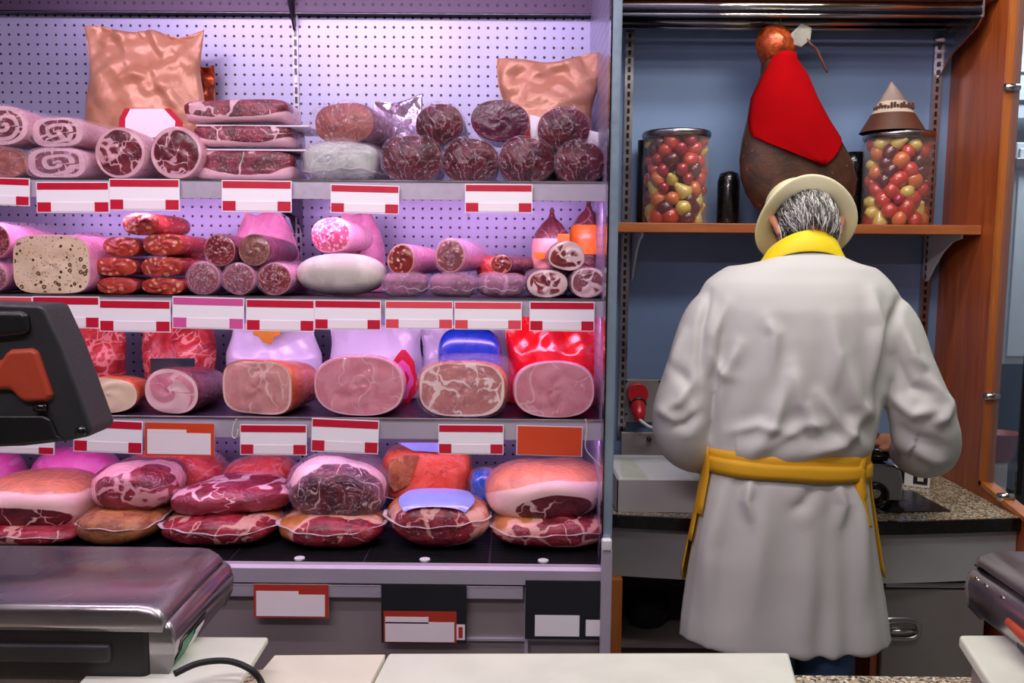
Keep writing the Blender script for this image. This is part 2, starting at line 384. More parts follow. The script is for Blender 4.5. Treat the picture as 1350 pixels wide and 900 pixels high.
# wooden wall shelf
ws = empty('wall_shelf', (.85, 2.87, P(1000, 296, 2.74).z), 'orange wooden wall shelf above the butcher, carrying two fruit jars', 'shelf')
z1 = P(1050, 295, 2.74).z; z0 = P(1050, 307.5, 2.74).z; SHZ = z1
ws.location.z = z0
MB().box((.30, 2.74, z0), (XW-.001, 2.998, z1)).build('board', 'wood_shelf', ws, loc=-ws.location, bev=.002)
br = [(2.998, z0), (2.765, z0), (2.765, z0-.012), (2.82, z0-.022), (2.88, z0-.055), (2.93, z0-.10), (2.975, z0-.15), (2.998, z0-.16)]
for x in (.39, 1.392): fixn(MB().prism(br, x, x+.006, 'x').build('bracket', 'white_plastic', ws, loc=-ws.location))
def upright(px, y0, y1, lab):
    x = P(px, 300, 2.99).x; za = P(px, y1, 2.99).z; zb = P(px, y0, 2.99).z
    e = empty('slotted_upright', (x, 2.99, za), lab, 'upright')
    MB().box((x-.014, 2.985, za), (x+.014, 2.999, zb)).build('rail', 'steel', e, loc=-e.location)
    q = MB(); z = za+.02
    while z < zb-.03: q.box((x-.005, 2.983, z), (x+.004, 2.9865, z+.016)); z += .027
    q.build('slots', 'black_edge', e, loc=-e.location, kind='stuff')
upright(825, 25, 575, 'slotted steel upright on the wall beside the chilled cabinet')
upright(1224, 50, 640, 'slotted steel upright on the wall beside the wooden partition')

# hanging rack of chrome tubes
zr = P(1000, 8, 2.74).z; rk = empty('hanging_rack', (.85, 2.87, zr), 'chrome hanging rack with two long tubes above the butcher', 'rack')
def tb_(y, z, r, n='tube'): MB().tube([(.28, y, z), (XW-.045 if y < 2.8 else XW-.05, y, z)], r, 16).build(n, 'chrome', rk, smooth=True, loc=-rk.location)
tb_(2.74, zr, .0115); tb_(2.74, zr-.026, .006); zb2 = P(1000, 30, 2.95).z; tb_(2.95, zb2, .012); tb_(2.95, zb2-.018, .006)
MB().box((.28, 2.76, zr+.012), (XW-.05, 2.94, zr+.018)).build('tray', 'steel_dark', rk, loc=-rk.location)
fixn(MB().prism([(2.998, zr+.05), (2.725, zr+.05), (2.725, zr-.03), (2.76, zr-.055), (2.90, zr-.10), (2.998, zr-.17)], XW-.048, XW-.042, 'x').build('bracket', 'steel', rk, loc=-rk.location))
zt = P(1000, -2, 2.72).z
tag(MB().box((.28, 2.72, zt+.003), (XW-.001, 2.998, zt+.035)).build('top_board', 'wood_shelf', bev=.002), 'wooden board along the very top over the chrome rack', 'board')

# ================================================================ chilled cabinet
YS = 2.15; XR = P(800, 450, 2.045).x+.000; XL = -1.75; YB = 2.70
fd = empty('chilled_display_cabinet', (-.75, 2.35, 0), 'tall open chilled display cabinet with perforated back and three shelves of meat', 'cabinet')
L0 = -fd.location
def fp(q, n, m, parent=fd, **kw):
    if parent is fd: kw['loc'] = L0
    return q.build(n, m, parent, **kw)
XJ = -.672
zTop = P(600, 22, YB).z
SH = []
for ytop, ybot in ((237, 262), (391, 415), (551, 577)):
    SH.append((P(400, ytop, YS).z, P(400, ybot, YS).z))
YT = 2.03; TZ = P(400, 746, YT).z; TZ0 = P(400, 768, YT).z
for a, b in ((XL, XJ-.008), (XJ+.008, XR)):
    fp(MB().box((a, YB, TZ-.05), (b, YB+.01, zTop)), 'back_panel', 'peg_x')
    fp(MB().box((a, YB-.035, zTop), (b, YB-.025, 3.0)), 'upper_back_panel', 'peg_shaded')  # dark sheet colour stands for the shaded zone atop the back
    fp(MB().box((a, YB-.035, zTop-.002), (b, YB+.01, zTop+.002)), 'step_strip', 'steel_dark')
o = fp(MB().box((XJ-.008, YB-.004, TZ), (XJ+.008, YB+.012, 3.0)), 'joint_channel', 'rail_metal')
q = MB(); z = TZ+.05
while z < 2.35: q.box((-.0035, -.002, z-TZ), (.0035, .002, z-TZ+.018)); z += .028
c = q.build('slots', 'black_edge', o, kind='stuff'); c.location = (XJ, YB-.005, TZ)
fp(MB().box((XR, 2.06, 0), (XR+.012, 2.78, 3.0)), 'side_panel', 'peg_reflected')  # hole pattern stands for the back's reflection in a polished side
fp(MB().box((XR-.004, 2.03, 0), (XR+.020, 2.06, 3.0)), 'frame_post', 'post_metal', bev=.003)
fp(MB().box((XR-.006, 2.026, 0), (XR-.002, 2.064, 3.0)), 'post_edge', 'black_edge')
a = P(806, 716, 2.02); fp(MB().box((XR-.006, 2.008, a.z-.016), (XR+.018, 2.03, a.z+.012)), 'hinge_cap', 'white_plastic', bev=.005)
fp(MB().box((XR-.006, 2.012, 0), (XR+.020, 2.03, a.z-.014)), 'lower_post', 'rail_metal', bev=.004)
# canopy over the top
fp(MB().box((XL, 2.10, 2.60), (XR, YB, 2.66)), 'canopy', 'rail_metal')
# bracket in the top corner and short shelf brackets under each shelf
fixn(fp(MB().prism([(YB, 2.30), (YB-.012, 2.30), (YB-.16, 2.46), (YB-.16, 2.60), (YB, 2.60)], XJ-.004, XJ+.002, 'x'), 'shelf_bracket', 'tray_dark'))
for i, (zt_, zb_) in enumerate(SH):
    sh = fp(MB().box((XL, YS+.012, zt_-.012), (XR, YB-.002, zt_-.002)), 'shelf', 'tray_dark' if i else 'rail_metal')
    q = MB(); q.prism([(0, 0), (.014, 0), (.014, zb_-zt_+.004), (.006, zb_-zt_), (0, zb_-zt_)], XL, XR, 'x')
    c = fixn(q.build('price_rail', 'rail_metal', sh)); c.location = (0, YS, zt_)
    q = MB().box((XL, YS-.003, zt_-.003), (XR, YS+.001, zt_+.001)); q.build('rail_lip', 'steel', sh)
    q = MB().box((XL+.02, YS+.045, zt_-.026), (XR-.02, YS+.062, zt_-.012)); q.build('light_tube', 'led' if i < 2 else 'white_plastic', sh)

    for x in (XJ-.012, XJ+.012):
        qq = MB().prism([(YB-.004, zt_-.012), (YS+.10, zt_-.012), (YS+.10, zt_-.03), (YB-.06, zt_-.075), (YB-.004, zt_-.12)], x-.0015, x+.0015, 'x'); fixn(qq.build('bracket', 'tray_dark', sh))
# bottom tray
fp(MB().box((XL, YT+.02, TZ-.03), (XR, YB, TZ-.012)), 'tray', 'tray_dark')
fp(MB().prism([(YT, TZ0), (YT, TZ-.006), (YT+.01, TZ), (YT+.03, TZ), (YT+.03, TZ0)], XL, XR, 'x'), 'tray_rim', 'rail_metal')
gx = [P(312, 750, YT+.1).x, P(484, 750, YT+.1).x, P(645, 750, YT+.1).x, XR-.004]
gx = [gx[0]-.64, gx[0]-.32]+gx
for a, b in zip(gx[:-1], gx[1:]):
    q = MB(); y = YT+.034
    while y < YT+.32: q.box((a+.004, y, TZ-.010), (b-.004, y+.005, TZ-.002)); y += .011
    x = a+.004
    while x < b-.006: q.box((x, YT+.034, TZ-.008), (x+.003, YT+.33, TZ-.004)); x += .016
    fp(q, 'grille', 'black_plastic', kind='stuff')
    fp(MB().box((a+.0, YT+.032, TZ-.012), (a+.004, YT+.33, TZ-.001)), 'grille_edge', 'tray_dark')
for px in (395, 560, 716):
    c = P(px, 742.5, YT+.055); MB().tube([(c.x, YT+.055, TZ-.003), (c.x, YT+.055, TZ+.001)], .013, 20).build('grille_button', 'white_plastic', fd, smooth=False, loc=L0)
# base
fp(MB().box((XL, YT+.02, 0), (XR-.004, YT+.06, TZ0)), 'base_panel', 'base_grey')
zr1 = P(500, 772, YT).z; zr0 = P(500, 789, YT).z
fp(MB().box((XL, YT+.004, zr0), (P(690, 780, YT).x, YT+.02, zr1)), 'base_price_rail', 'rail_metal', bev=.002)
fp(MB().box((P(692, 780, YT).x, YT+.008, 0), (P(697, 780, YT).x, YT+.02, zr1)), 'base_divider', 'rail_metal')
fp(MB().box((P(506, 840, YT).x, YT+.012, P(600, 847, YT).z), (XR-.004, YT+.02, P(600, 844, YT).z)), 'base_seam', 'rail_metal')

# ================================================================ price labels
def price_label(box, Y, lab, tilt=0, band='label_red', band2=None, kind='std', grp='price labels clipped to the shelf rails'):
    x0, y0, x1, y1 = box; a = P(x0, y1, Y); b = P(x1, y0, Y); cx = (a.x+b.x)/2; w_ = (b.x-a.x); h = (b.z-a.z)
    e = empty('price_label', (cx, Y, (a.z+b.z)/2), lab, 'label', grp, rot=(R(-3), R(tilt), 0))
    X, Z = w_/2, h/2
    MB().box((-X, 0, -Z), (X, .0022, Z)).build('card', 'label_white', e)
    def strip(n, u0, v0, u1, v1, m, y=-.0007): MB().box((-X+u0*w_, y, Z-v1*h), (-X+u1*w_, .0003, Z-v0*h)).build(n, m, e)
    if kind == 'std':
        strip('header_band', .012, .03, .988, .25, band); strip('corner_block', .012, .66, .20, .97, band2 or band); strip('corner_block', .80, .66, .988, .97, band2 or band)
        strip('ticket', .20, .67, .80, .96, 'ticket_white', -.0012)
    elif kind == 'orange': strip('cover', .01, .02, .99, .98, 'label_orange')
    elif kind == 'frame':
        strip('frame', .0, .0, 1, 1, 'label_orange' if band == 'label_orange' else band)
        m = MB(); m.box((-X+.035*w_, -.0014, Z-.95*h), (X-.05*w_, -.0006, Z-.30*h)); m.box((-X+.035*w_, -.0014, Z-.305*h), (-X+.6*w_, -.0004, Z-.20*h)); m.build('ticket', 'ticket_white', e)
    return e
L1 = YS-.012
for b, l, t_ in [((-48, 234, 38, 270), 'red and white price label, leftmost on the top shelf rail', 1.5),
                 ((49, 240, 143, 280), 'red and white price label under the flat rolls of pancetta on the top shelf', -.5),
                 ((145, 236, 236, 277), 'red and white price label under the two round pancetta rolls, top shelf', 0),
                 ((293, 238, 384, 279), 'red and white price label under the stack of smoked bacon slabs', .3),
                 ((436, 244, 526, 281), 'red and white price label under the greenish foil pack, top shelf', 1),
                 ((613, 243, 702, 280), 'rightmost red and white price label on the top shelf rail', 0)]:
    price_label(b, L1, l, t_)
for b, l, t_, bd, b2 in [((-52, 391, 42, 432), 'price label on the middle rail, half hidden behind the black scale display', 0, 'label_coral', None),
                     ((44, 391, 130, 432), 'red and white price label just right of the black scale display', 0, 'label_red', None),
                     ((132, 396, 224, 437), 'red and white price label under the left stack of red sausages', .4, 'label_red', None),
                     ((228, 392, 321, 433), 'faded pink price label under the dark salami, middle rail', 1, 'label_pink', None),
                     ((325, 395, 414, 436), 'red and white price label under the wrapped salami ends, middle rail', .5, 'label_red', None),
                     ((415, 396, 502, 434), 'red and white price label under the white oval salami', .3, 'label_red', None),
                     ((508, 397, 597, 433), 'faded coral price label with a pale centre under the wrapped packs', 0, 'label_coral', None),
                     ((599, 398, 688, 434), 'coral red price label under the rightmost wrapped pack', 0, 'label_coral', None),
                     ((698, 398, 784, 436), 'rightmost red and white price label on the middle rail', 0, 'label_red', None)]:
    price_label(b, L1, l, t_, bd, b2)
price_label((-30, 571, 71, 597), L1, 'red and white price label hanging low under the scale display, bottom rail', 1.5)
price_label((98, 554, 187, 596), L1, 'tilted red price label on the bottom rail under the pale turkey ham', 2)
price_label((192, 558, 282, 600), L1-.004, 'orange-red framed price card with white field on the bottom rail', .5, 'label_orange', kind='frame')
price_label((317, 560, 404, 599), L1, 'red and white price label on the bottom rail under the square ham', 0)
price_label((411, 553, 499, 596), L1, 'tilted red price label on the bottom rail under the largest ham', 2)
price_label((578, 560, 664, 598), L1, 'red and white price label on the bottom rail under the marbled ham', 0)
price_label((681, 562, 768, 600), L1, 'plain orange-red card on the bottom rail at the right', 1, kind='orange')
price_label((335, 771, 433, 813), YT-.004, 'brick red framed card with white field on the cabinet base', 0, 'label_brick', kind='frame', grp='cards on the cabinet base')
def black_card(box, lab, kind):
    x0, y0, x1, y1 = box; Y = YT-.004; a = P(x0, y1, Y); b = P(x1, y0, Y); cx = (a.x+b.x)/2
    e = empty('black_card', (cx, Y, a.z), lab, 'card', 'cards on the cabinet base')
    def st(n, q, m, y): c = P(q[0], q[3], Y); d = P(q[2], q[1], Y); MB().box((c.x-cx, y, c.z-a.z), (d.x-cx, .003, d.z-a.z)).build(n, m, e)
    st('card', box, 'label_black', 0)
    if kind == 0:
        st('red_field', (506, 806, 602, 846), 'label_brick', -.001); st('ticket', (508, 820, 599, 845), 'ticket_white', -.002); st('ticket', (508, 813, 565, 821), 'ticket_white', -.002)
        st('small_ticket', (602, 823, 613, 843), 'ticket_white', -.001); st('red_mark', (604.5, 826, 610, 840), 'label_brick', -.002)
    else:
        st('ticket', (705, 811, 764, 838), 'label_white', -.001); st('ticket', (772, 817, 798, 838), 'label_white', -.001)
    return e
black_card((503, 772, 615, 847), 'black card with a red and white price field on the cabinet base', 0)
black_card((692, 766, 800, 842), 'black card with two pale blank tickets on the cabinet base at the right', 1)

# ================================================================ work counter
ct = empty('work_counter', (.9, 2.7, 0), 'granite work counter with black curved edge, grey drawers and steel door', 'counter')
LC = -ct.location
WZ = P(1325, 684, 2.42).z
print('WZ', WZ)
xs = np.linspace(.245, XW-.002, 22); fr_ = [(x, 2.425-.055*math.sin(math.pi*(x-.245)/(XW-.247))) for x in xs]
poly = fr_+[(XW-.002, 2.998), (.245, 2.998)]
fixn(MB().prism([(x, y+.004 if y < 2.9 else y) for x, y in poly], WZ-.030, WZ, 'z').build('worktop', 'granite', ct, loc=LC))
vs = []; fs = []
for i, (x, y) in enumerate(fr_):
    vs += [(x, y, WZ-.036), (x, y, WZ+.001), (x, y+.010, WZ+.001), (x, y+.010, WZ-.036)]
    if i: fs += [(4*i-4+k, 4*i-4+(k+1) % 4, 4*i+(k+1) % 4, 4*i+k) for k in range(4)]
fixn(mk('front_edge', vs, fs, 'black_edge', ct, loc=LC, smooth=False))
zd = P(1000, 758, 2.45).z
q = []
for i, (x, y) in enumerate(fr_): q.append((x, y+.018))
for a, b, n in ((0, 10, 'drawer_front'), (10, 21, 'drawer_front')):
    pts = q[a:b+1]; pl = pts+[(pts[-1][0], pts[-1][1]+.02), (pts[0][0], pts[0][1]+.02)]
    fixn(MB().prism(pl, zd, WZ-.038, 'z').build(n, 'grey_front', ct, loc=LC))
MB().box((.25, 2.46, zd-.004), (XW-.004, 2.99, zd+.0)).build('underside', 'dim_inside', ct, loc=LC)
MB().box((.248, 2.40, 0), (P(820, 800, 2.4).x, 2.47, zd)).build('wood_post', 'wood_edge', ct, loc=LC)
xd = P(1160, 800, 2.45).x
MB().box((xd-.02, 2.45, 0), (xd, 2.99, zd-.004)).build('divider', 'wood_vert', ct, loc=LC)
MB().box((.25, 2.97, 0), (XW-.004, 2.99, zd)).build('inner_back', 'dim_inside', ct, loc=LC)
z = P(850, 832, 2.6).z; MB().box((.28, 2.52, z-.015), (xd-.02, 2.97, z)).build('inner_shelf', 'dim_inside', ct, loc=LC)
z_s = z
dw = empty('steel_refrigerator_door', (P(1235, 850, 2.42).x, 2.43, 0), 'stainless steel fridge door with oval recessed handle under the counter', 'fridge')
x1_ = P(1300, 800, 2.43).x
MB().box((xd+.002, 2.43, .1), (x1_, 2.455, zd-.03)).build('door_panel', 'steel_mid', dw, loc=-dw.location, bev=.006)
MB().box((xd+.002, 2.425, zd-.024), (x1_, 2.455, zd-.008)).build('top_trim', 'steel', dw, loc=-dw.location, bev=.004)
hc = P(1188, 830, 2.425)
def oval(cx, cz, a, b, n=36, p=3.2):
    return [(cx+a*math.copysign(abs(math.cos(t))**(2/p), math.cos(t)), cz+b*math.copysign(abs(math.sin(t))**(2/p), math.sin(t))) for t in np.linspace(0, 2*math.pi, n, endpoint=False)]
o1 = oval(hc.x, hc.z, .062, .036); o2 = oval(hc.x, hc.z, .053, .027); o3 = oval(hc.x, hc.z, .047, .022)
vs, fs = loft([[(x, 2.429, z) for x, z in o1], [(x, 2.419, z) for x, z in o2], [(x, 2.422, z) for x, z in o3], [(x, 2.4295, z) for x, z in oval(hc.x, hc.z, .044, .02)]], False, False)
fixn(mk('handle_rim', vs, fs, 'steel', dw, loc=-dw.location))
MB().tube([(hc.x-.045, 2.424, hc.z-.004), (hc.x+.045, 2.424, hc.z-.004)], .007, 10).build('handle_bar', 'chrome', dw, smooth=True, loc=-dw.location)
# black bowls stacked on inner shelf
bc = P(853, 858, 2.62)
for i in range(5):
    pr = [(.045, 0), (.06, .004), (.074, .05), (.078, .052), (.072, .052), (.058, .008)]
    o = mk('black_tray', *lathe(pr, 28), 'dark_plastic', loc=(bc.x-.0+.003*math.sin(i*2.3), 2.66, z_s+.001+i*.0085))
    o.scale = (.95, .8, 1.)
    tag(o, 'black plastic bowl under the counter, %s of the nested stack' % ['lowest', 'second from the bottom', 'middle', 'second from the top', 'topmost'][i], 'bowl', 'stacked black bowls')
# white box with tissue
bx = empty('tissue_box', (P(868, 680, 2.47).x, 2.6, WZ), 'open white cardboard box holding wrapping sheets on the counter left', 'box')
xa = P(809, 680, 2.44).x-bx.location.x+.01; xb = P(934, 680, 2.44).x-bx.location.x; hh = P(868, 633, 2.45).z-WZ; hb = P(868, 600, 2.80).z-WZ
Yf, Yk = -.15, .2
MB().box((xa, Yf, 0.001), (xb, Yf+.004, hh)).build('front_side', 'white_plastic', bx)
MB().box((xa, Yk-.004, 0.001), (xb, Yk, hb)).build('back_side', 'white_plastic', bx)
fixn(MB().prism([(Yf, .001), (Yf, hh), (Yk, hb), (Yk, .001)], xa, xa+.003, 'x').build('side', 'white_plastic', bx))
fixn(MB().prism([(Yf, .001), (Yf, hh), (Yk, hb), (Yk, .001)], xb-.003, xb, 'x').build('side', 'white_plastic', bx))
for i in range(3):
    n = 14; vs = []; 
    for iy in range(6):
        for ix in range(n):
            u = ix/(n-1); v_ = iy/5
            vs.append((xa+.008+(xb-xa-.016)*u, Yf+.012+v_*.32, hh-.022+i*.009+v_*(hb-hh)*.8+.006*math.sin(u*5+i*1.7)*(1-v_*.3)+.010*u*math.sin(i*2.1)))
    fs = [(iy*n+ix, iy*n+ix+1, (iy+1)*n+ix+1, (iy+1)*n+ix) for iy in range(5) for ix in range(n-1)]
    o = mk('wrapping_sheet', [(x+bx.location.x, y+bx.location.y, z+bx.location.z) for x, y, z in vs], fs, 'board_white' if i % 2 else 'label_white')
    s = o.modifiers.new('s', 'SOLIDIFY'); s.thickness = .002
    tag(o, 'white wrapping sheet in the open box beside the butcher, %s of three' % ['lowest', 'middle', 'topmost'][i], 'paper', 'wrapping sheets in the box')
sp_ = empty('splash_panel', (P(850, 600, 2.93).x, 2.93, WZ), 'low grey steel splash panel behind the white tissue box', 'panel')
a = P(819, 597, 2.93); b = P(935, 571, 2.93)
MB().box((a.x, 2.93, WZ+.001), (b.x, 2.945, b.z)).build('panel', 'base_grey', sp_, loc=-sp_.location, bev=.002)
c = P(856, 579, 2.92); MB().tube([(c.x, 2.918, c.z), (c.x, 2.931, c.z)], .008, 14).build('knob', 'steel_dark', sp_, smooth=True, loc=-sp_.location)
# socket
so = empty('wall_socket', P(848, 528, 2.99), 'grey industrial wall socket with red round flap on the blue wall', 'socket')
a = P(823, 556, 2.985)-so.location; b = P(874, 500, 2.985)-so.location
MB().box((a.x, -.012, a.z), (b.x, .009, b.z)).build('plate', 'base_grey', so, bev=.003)
c = P(840, 518, 2.96)-so.location
MB().tube([(c.x, -.05, c.z), (c.x, -.012, c.z)], .036, 26).build('flap', 'red_plastic', so, smooth=False, bev=.004)
for px, py in ((826, 503), (870, 503), (826, 546), (870, 546)):
    k = P(px, py, 2.97)-so.location; MB().tube([(k.x, -.015, k.z), (k.x, -.01, k.z)], .004, 8).build('screw', 'black_edge', so)
pl = empty('plug', P(842, 540, 2.93), 'red industrial plug with white cable pushed into the wall socket', 'plug')
mk('plug_body', *tube([(0, .045, .028), (0, .02, .012), (0, -.01, -.012), (0, -.03, -.028)], [.025, .026, .022, .015], 18), 'red_plastic', pl)
mk('collar', *tube([(0, .030, .022), (0, .020, .014)], .029, 18), 'black_plastic', pl)
mk('cable', *tube(spline([(0, -.028, -.027), (.012, -.035, -.038), (.04, -.03, -.055), (.09, 0, -.07), (.16, .03, -.10)], 6), .0055, 8), 'cable_white', pl)
# slicer
sl = empty('meat_slicer', (P(1165, 685, 2.52).x, 2.55, WZ), 'polished steel meat slicer with black feet and black ringed dial beside the butcher', 'slicer')
x0s = P(1105, 650, 2.47).x-sl.location.x; x1s = P(1190, 650, 2.47).x-sl.location.x; zt_ = P(1160, 612, 2.47).z-WZ
pr = [(x0s, .035), (x0s, zt_), (x1s-.05, zt_), (x1s-.022, zt_-.006), (x1s-.006, zt_-.022), (x1s, zt_-.05), (x1s, .035)]
fixn(MB().prism(pr, -.08, .16, 'y').build('housing', 'steel', sl, bev=.006))
k = P(1157, 652, 2.46)-sl.location
mk('dial_ring', *loft([[(k.x+r*math.cos(t), y, k.z+r*math.sin(t)) for t in np.linspace(0, 6.283, 36, endpoint=False)] for r, y in ((.034, -.081), (.034, -.094), (.027, -.097), (.026, -.082))], False, False), 'black_edge', sl)
mk('dial', *tube([(k.x, -.08, k.z), (k.x, -.088, k.z)], .026, 30), 'chrome', sl)
for px in (1118, 1180):
    fx = P(px, 690, 2.48).x-sl.location.x
    mk('foot', *[(v+np.array([fx, -.055, 0]) if i == 0 else v) for i, v in enumerate(lathe([(.03, .0005), (.03, .006), (.016, .014), (.012, .036)], 20))], 'rubber', sl)
    mk('foot', *[(v+np.array([fx, .13, 0]) if i == 0 else v) for i, v in enumerate(lathe([(.03, .0005), (.03, .006), (.016, .014), (.012, .036)], 20))], 'rubber', sl)
MB().box((x0s, -.07, .018), (x1s-.03, .1, .036)).build('base', 'black_plastic', sl, bev=.004)
MB().box((x0s+.02, -.05, zt_), (x1s-.03, .1, zt_+.022)).build('motor_cap', 'black_plastic', sl, bev=.008)
k = P(1166, 598, 2.49)-sl.location
mk('handle', *tube([(k.x-.035, -.05, k.z+.003), (k.x-.03, -.05, k.z+.003), (k.x+.028, -.05, k.z-.004), (k.x+.033, -.05, k.z-.004)], [.007, .014, .014, .007], 14), 'black_edge', sl)
MB().box((x0s+.06, .0, zt_+.02), (x1s-.04, .02, zt_+.075)).build('guide_plate', 'chrome', sl, bev=.003)
MB().box((x0s, .02, zt_+.06), (x1s-.035, .09, zt_+.068)).build('carriage', 'steel', sl, bev=.002)
MB().box((x1s-.055, -.01, zt_-.01), (x1s-.035, .02, zt_+.05)).build('support', 'steel', sl, bev=.003)
dk = P(1212, 632, 2.75)
kp = empty('packaging_box', (P(1212, 632, 2.75).x, 2.8, WZ), 'small black and white box on the granite behind the slicer', 'box')
kp.rotation_euler.z = R(-28)
MB().box((-.055, -.05, 0), (.055, .05, .062)).build('body', 'label_white', kp, bev=.004)
MB().box((-.052, -.0515, .008), (-.02, .051, .058)).build('dark_print', 'label_black', kp); MB().box((.006, -.0515, .012), (.048, .051, .056)).build('dark_print', 'label_black', kp)
MB().box((.018, -.0525, .022), (.036, -.05, .046)).build('pale_print', 'cream_paper', kp)
# steel tool on worktop
tl = P(1180, 636, 2.72); o = MB().box((0, 0, 0), (.19, .22, .003)).build('steel_sheet', 'steel_dark', loc=(P(1180, 690, 2.46).x-.02, 2.47, WZ+.001)); o.rotation_euler.z = R(4)
tag(o, 'dark flat steel plate lying on the granite right of the slicer', 'plate')
# ================================================================ foreground
# granite service bench in front
bz = .90; pf = PZ(1170, 890, bz)
bn = empty('service_bench', (0, pf.y-.4, 0), 'pale granite service bench across the very front', 'bench')
MB().box((-1.6, pf.y-.75, bz-.04), (1.6, pf.y, bz)).build('bench_top', 'granite', bn, loc=-bn.location, bev=.004)
MB().box((-1.55, pf.y-.72, 0), (1.55, pf.y-.06, bz-.041)).build('bench_body', 'grey_front', bn, loc=-bn.location)
def slab(px_poly, z, th, name, lab, cat, mat, grp=None, bev=.006):
    pts = [PZ(x, y, z) for x, y in px_poly]; c = sum(pts, Vector())/len(pts)
    o = fixn(MB().prism([(p.x-c.x, p.y-c.y) for p in pts], -th, 0, 'z').build(name, mat, loc=(c.x, c.y, z), bev=bev)); return tag(o, lab, cat, grp)
slab([(512, 860), (1040, 859), (1120, 1150), (360, 1150)], bz+.034, .033, 'cutting_board', 'large white cutting board at the bottom centre', 'cutting board', 'board_white')
slab([(362, 863), (508, 862), (470, 935), (300, 935)], bz+.040, .012, 'paper_stack', 'cream paper stack left of the large cutting board', 'paper', 'cream_paper', bev=.002)
slab([(160, 838), (354, 839), (300, 925), (80, 925)], 1.0, .012, 'scale_shelf', 'off-white shelf board under the left scale', 'shelf', 'board_white', bev=.004)
slab([(190, 868), (318, 868), (280, 935), (90, 935)], .965, .03, 'scale_base_board', 'thick off-white board below the shelf of the left scale', 'board', 'board_white', bev=.004)
cb = spline([PZ(230, 888, 1.03), PZ(262, 874, 1.035), PZ(300, 871, 1.03), PZ(330, 882, 1.02), PZ(345, 900, 1.0), PZ(352, 930, .98)], 6)
tag(mk('power_cable', *tube(cb, .005, 8), 'rubber'), 'black power cable curling beside the left scale', 'cable')
slab([(1264, 836), (1500, 836), (1500, 960), (1345, 960)], 1.02, .022, 'serving_board', 'white board under the right-hand scale', 'board', 'board_white', bev=.006)
q = PZ(1300, 870, .98)
tag(MB().box((q.x+.005, q.y-.25, bz+.001), (q.x+.5, q.y+.05, .996)).build('board_plinth', 'base_grey'), 'grey plinth under the white board at lower right', 'plinth')

# left scale
sx = -.535; sy0 = 1.262; sy1 = 1.535; sz = 1.112
sc = empty('weighing_scale', (-1.0, 1.4, 1.0), 'large steel-topped weighing scale at the lower left corner', 'scale', 'weighing scales')
l_ = -sc.location
def prof(k=0.): return [(-1.75, sz), (sx-.03, sz), (sx-.012, sz-.004), (sx+.000, sz-.014), (sx+.003, sz-.024)]
def shell(pts, y0, y1, name, mat, parent, loc, rf=0.012, thick=None, close=True):
    n = len(pts); rings = []
    for y, dz in ((y0, -.012), (y0+.004, -.004), (y0+.014, 0), (y1-.01, 0), (y1, -.006)):
        rings.append([(x, y, z+dz) for x, z in pts])
    vs, fs = loft(rings, True, True); o = mk(name, vs, fs, mat, parent, loc=loc); return fixn(o)
top = [(-1.75, sz-.02), (-1.75, sz), (sx-.034, sz), (sx-.016, sz-.003), (sx-.004, sz-.010), (sx+.004, sz-.020), (sx+.004, sz-.028)]
shell(top, sy0, sy1, 'weighing_plate', 'steel', sc, l_)
body = [(-1.75, sz-.03), (sx+.002, sz-.031), (sx+.010, sz-.038), (sx+.016, sz-.060), (sx+.014, sz-.085), (sx+.0, sz-.115), (sx-.02, sz-.125), (-1.75, sz-.125)]
o = shell(body, sy0+.012, sy1+.02, 'housing', 'steel_warm' if 'steel_warm' in M else 'steel', sc, l_)
MB().box((-1.75, sy0+.003, sz-.122), (sx-.022, sy0+.03, sz-.026)).build('front_cover', 'black_plastic', sc, loc=l_, bev=.01)
MB().box((-1.75, sy0-.004, sz-.090), (sx-.075, sy0+.01, sz-.06)).build('front_grip', 'dark_plastic', sc, loc=l_, bev=.008)
# curved print on the side
def sidepatch(name, mat, ya, yb, za, zb, sk, off=.0015):
    vs = []; fs = []; n = 8
    zz = [sz-.031, sz-.038, sz-.060, sz-.085, sz-.115, sz-.125]; xx = [sx+.002, sx+.010, sx+.016, sx+.014, sx+.0, sx-.02]
    for i in range(n+1):
        z = za+(zb-za)*i/n; x = float(np.interp(-z, [-v for v in zz], xx))+off
        vs += [(x, ya+sk*i/n, z), (x, yb+sk*i/n, z)]
        if i: fs.append((2*i-2, 2*i-1, 2*i+1, 2*i))
    return fixn(mk(name, vs, fs, mat, sc, loc=l_))
sidepatch('side_print', 'black_edge', sy0+.04, sy0+.15, sz-.07, sz-.118, -.02, .001)
sidepatch('green_print', 'green_print', sy0+.045, sy0+.095, sz-.075, sz-.116, -.02, .002)
sidepatch('white_print', 'label_white', sy0+.10, sy0+.14, sz-.080, sz-.114, -.02, .002)
MB().box((-1.5, sy0+.04, 1.001), (sx-.06, sy1-.02, sz-.124)).build('foot_block', 'black_plastic', sc, loc=l_, bev=.01)

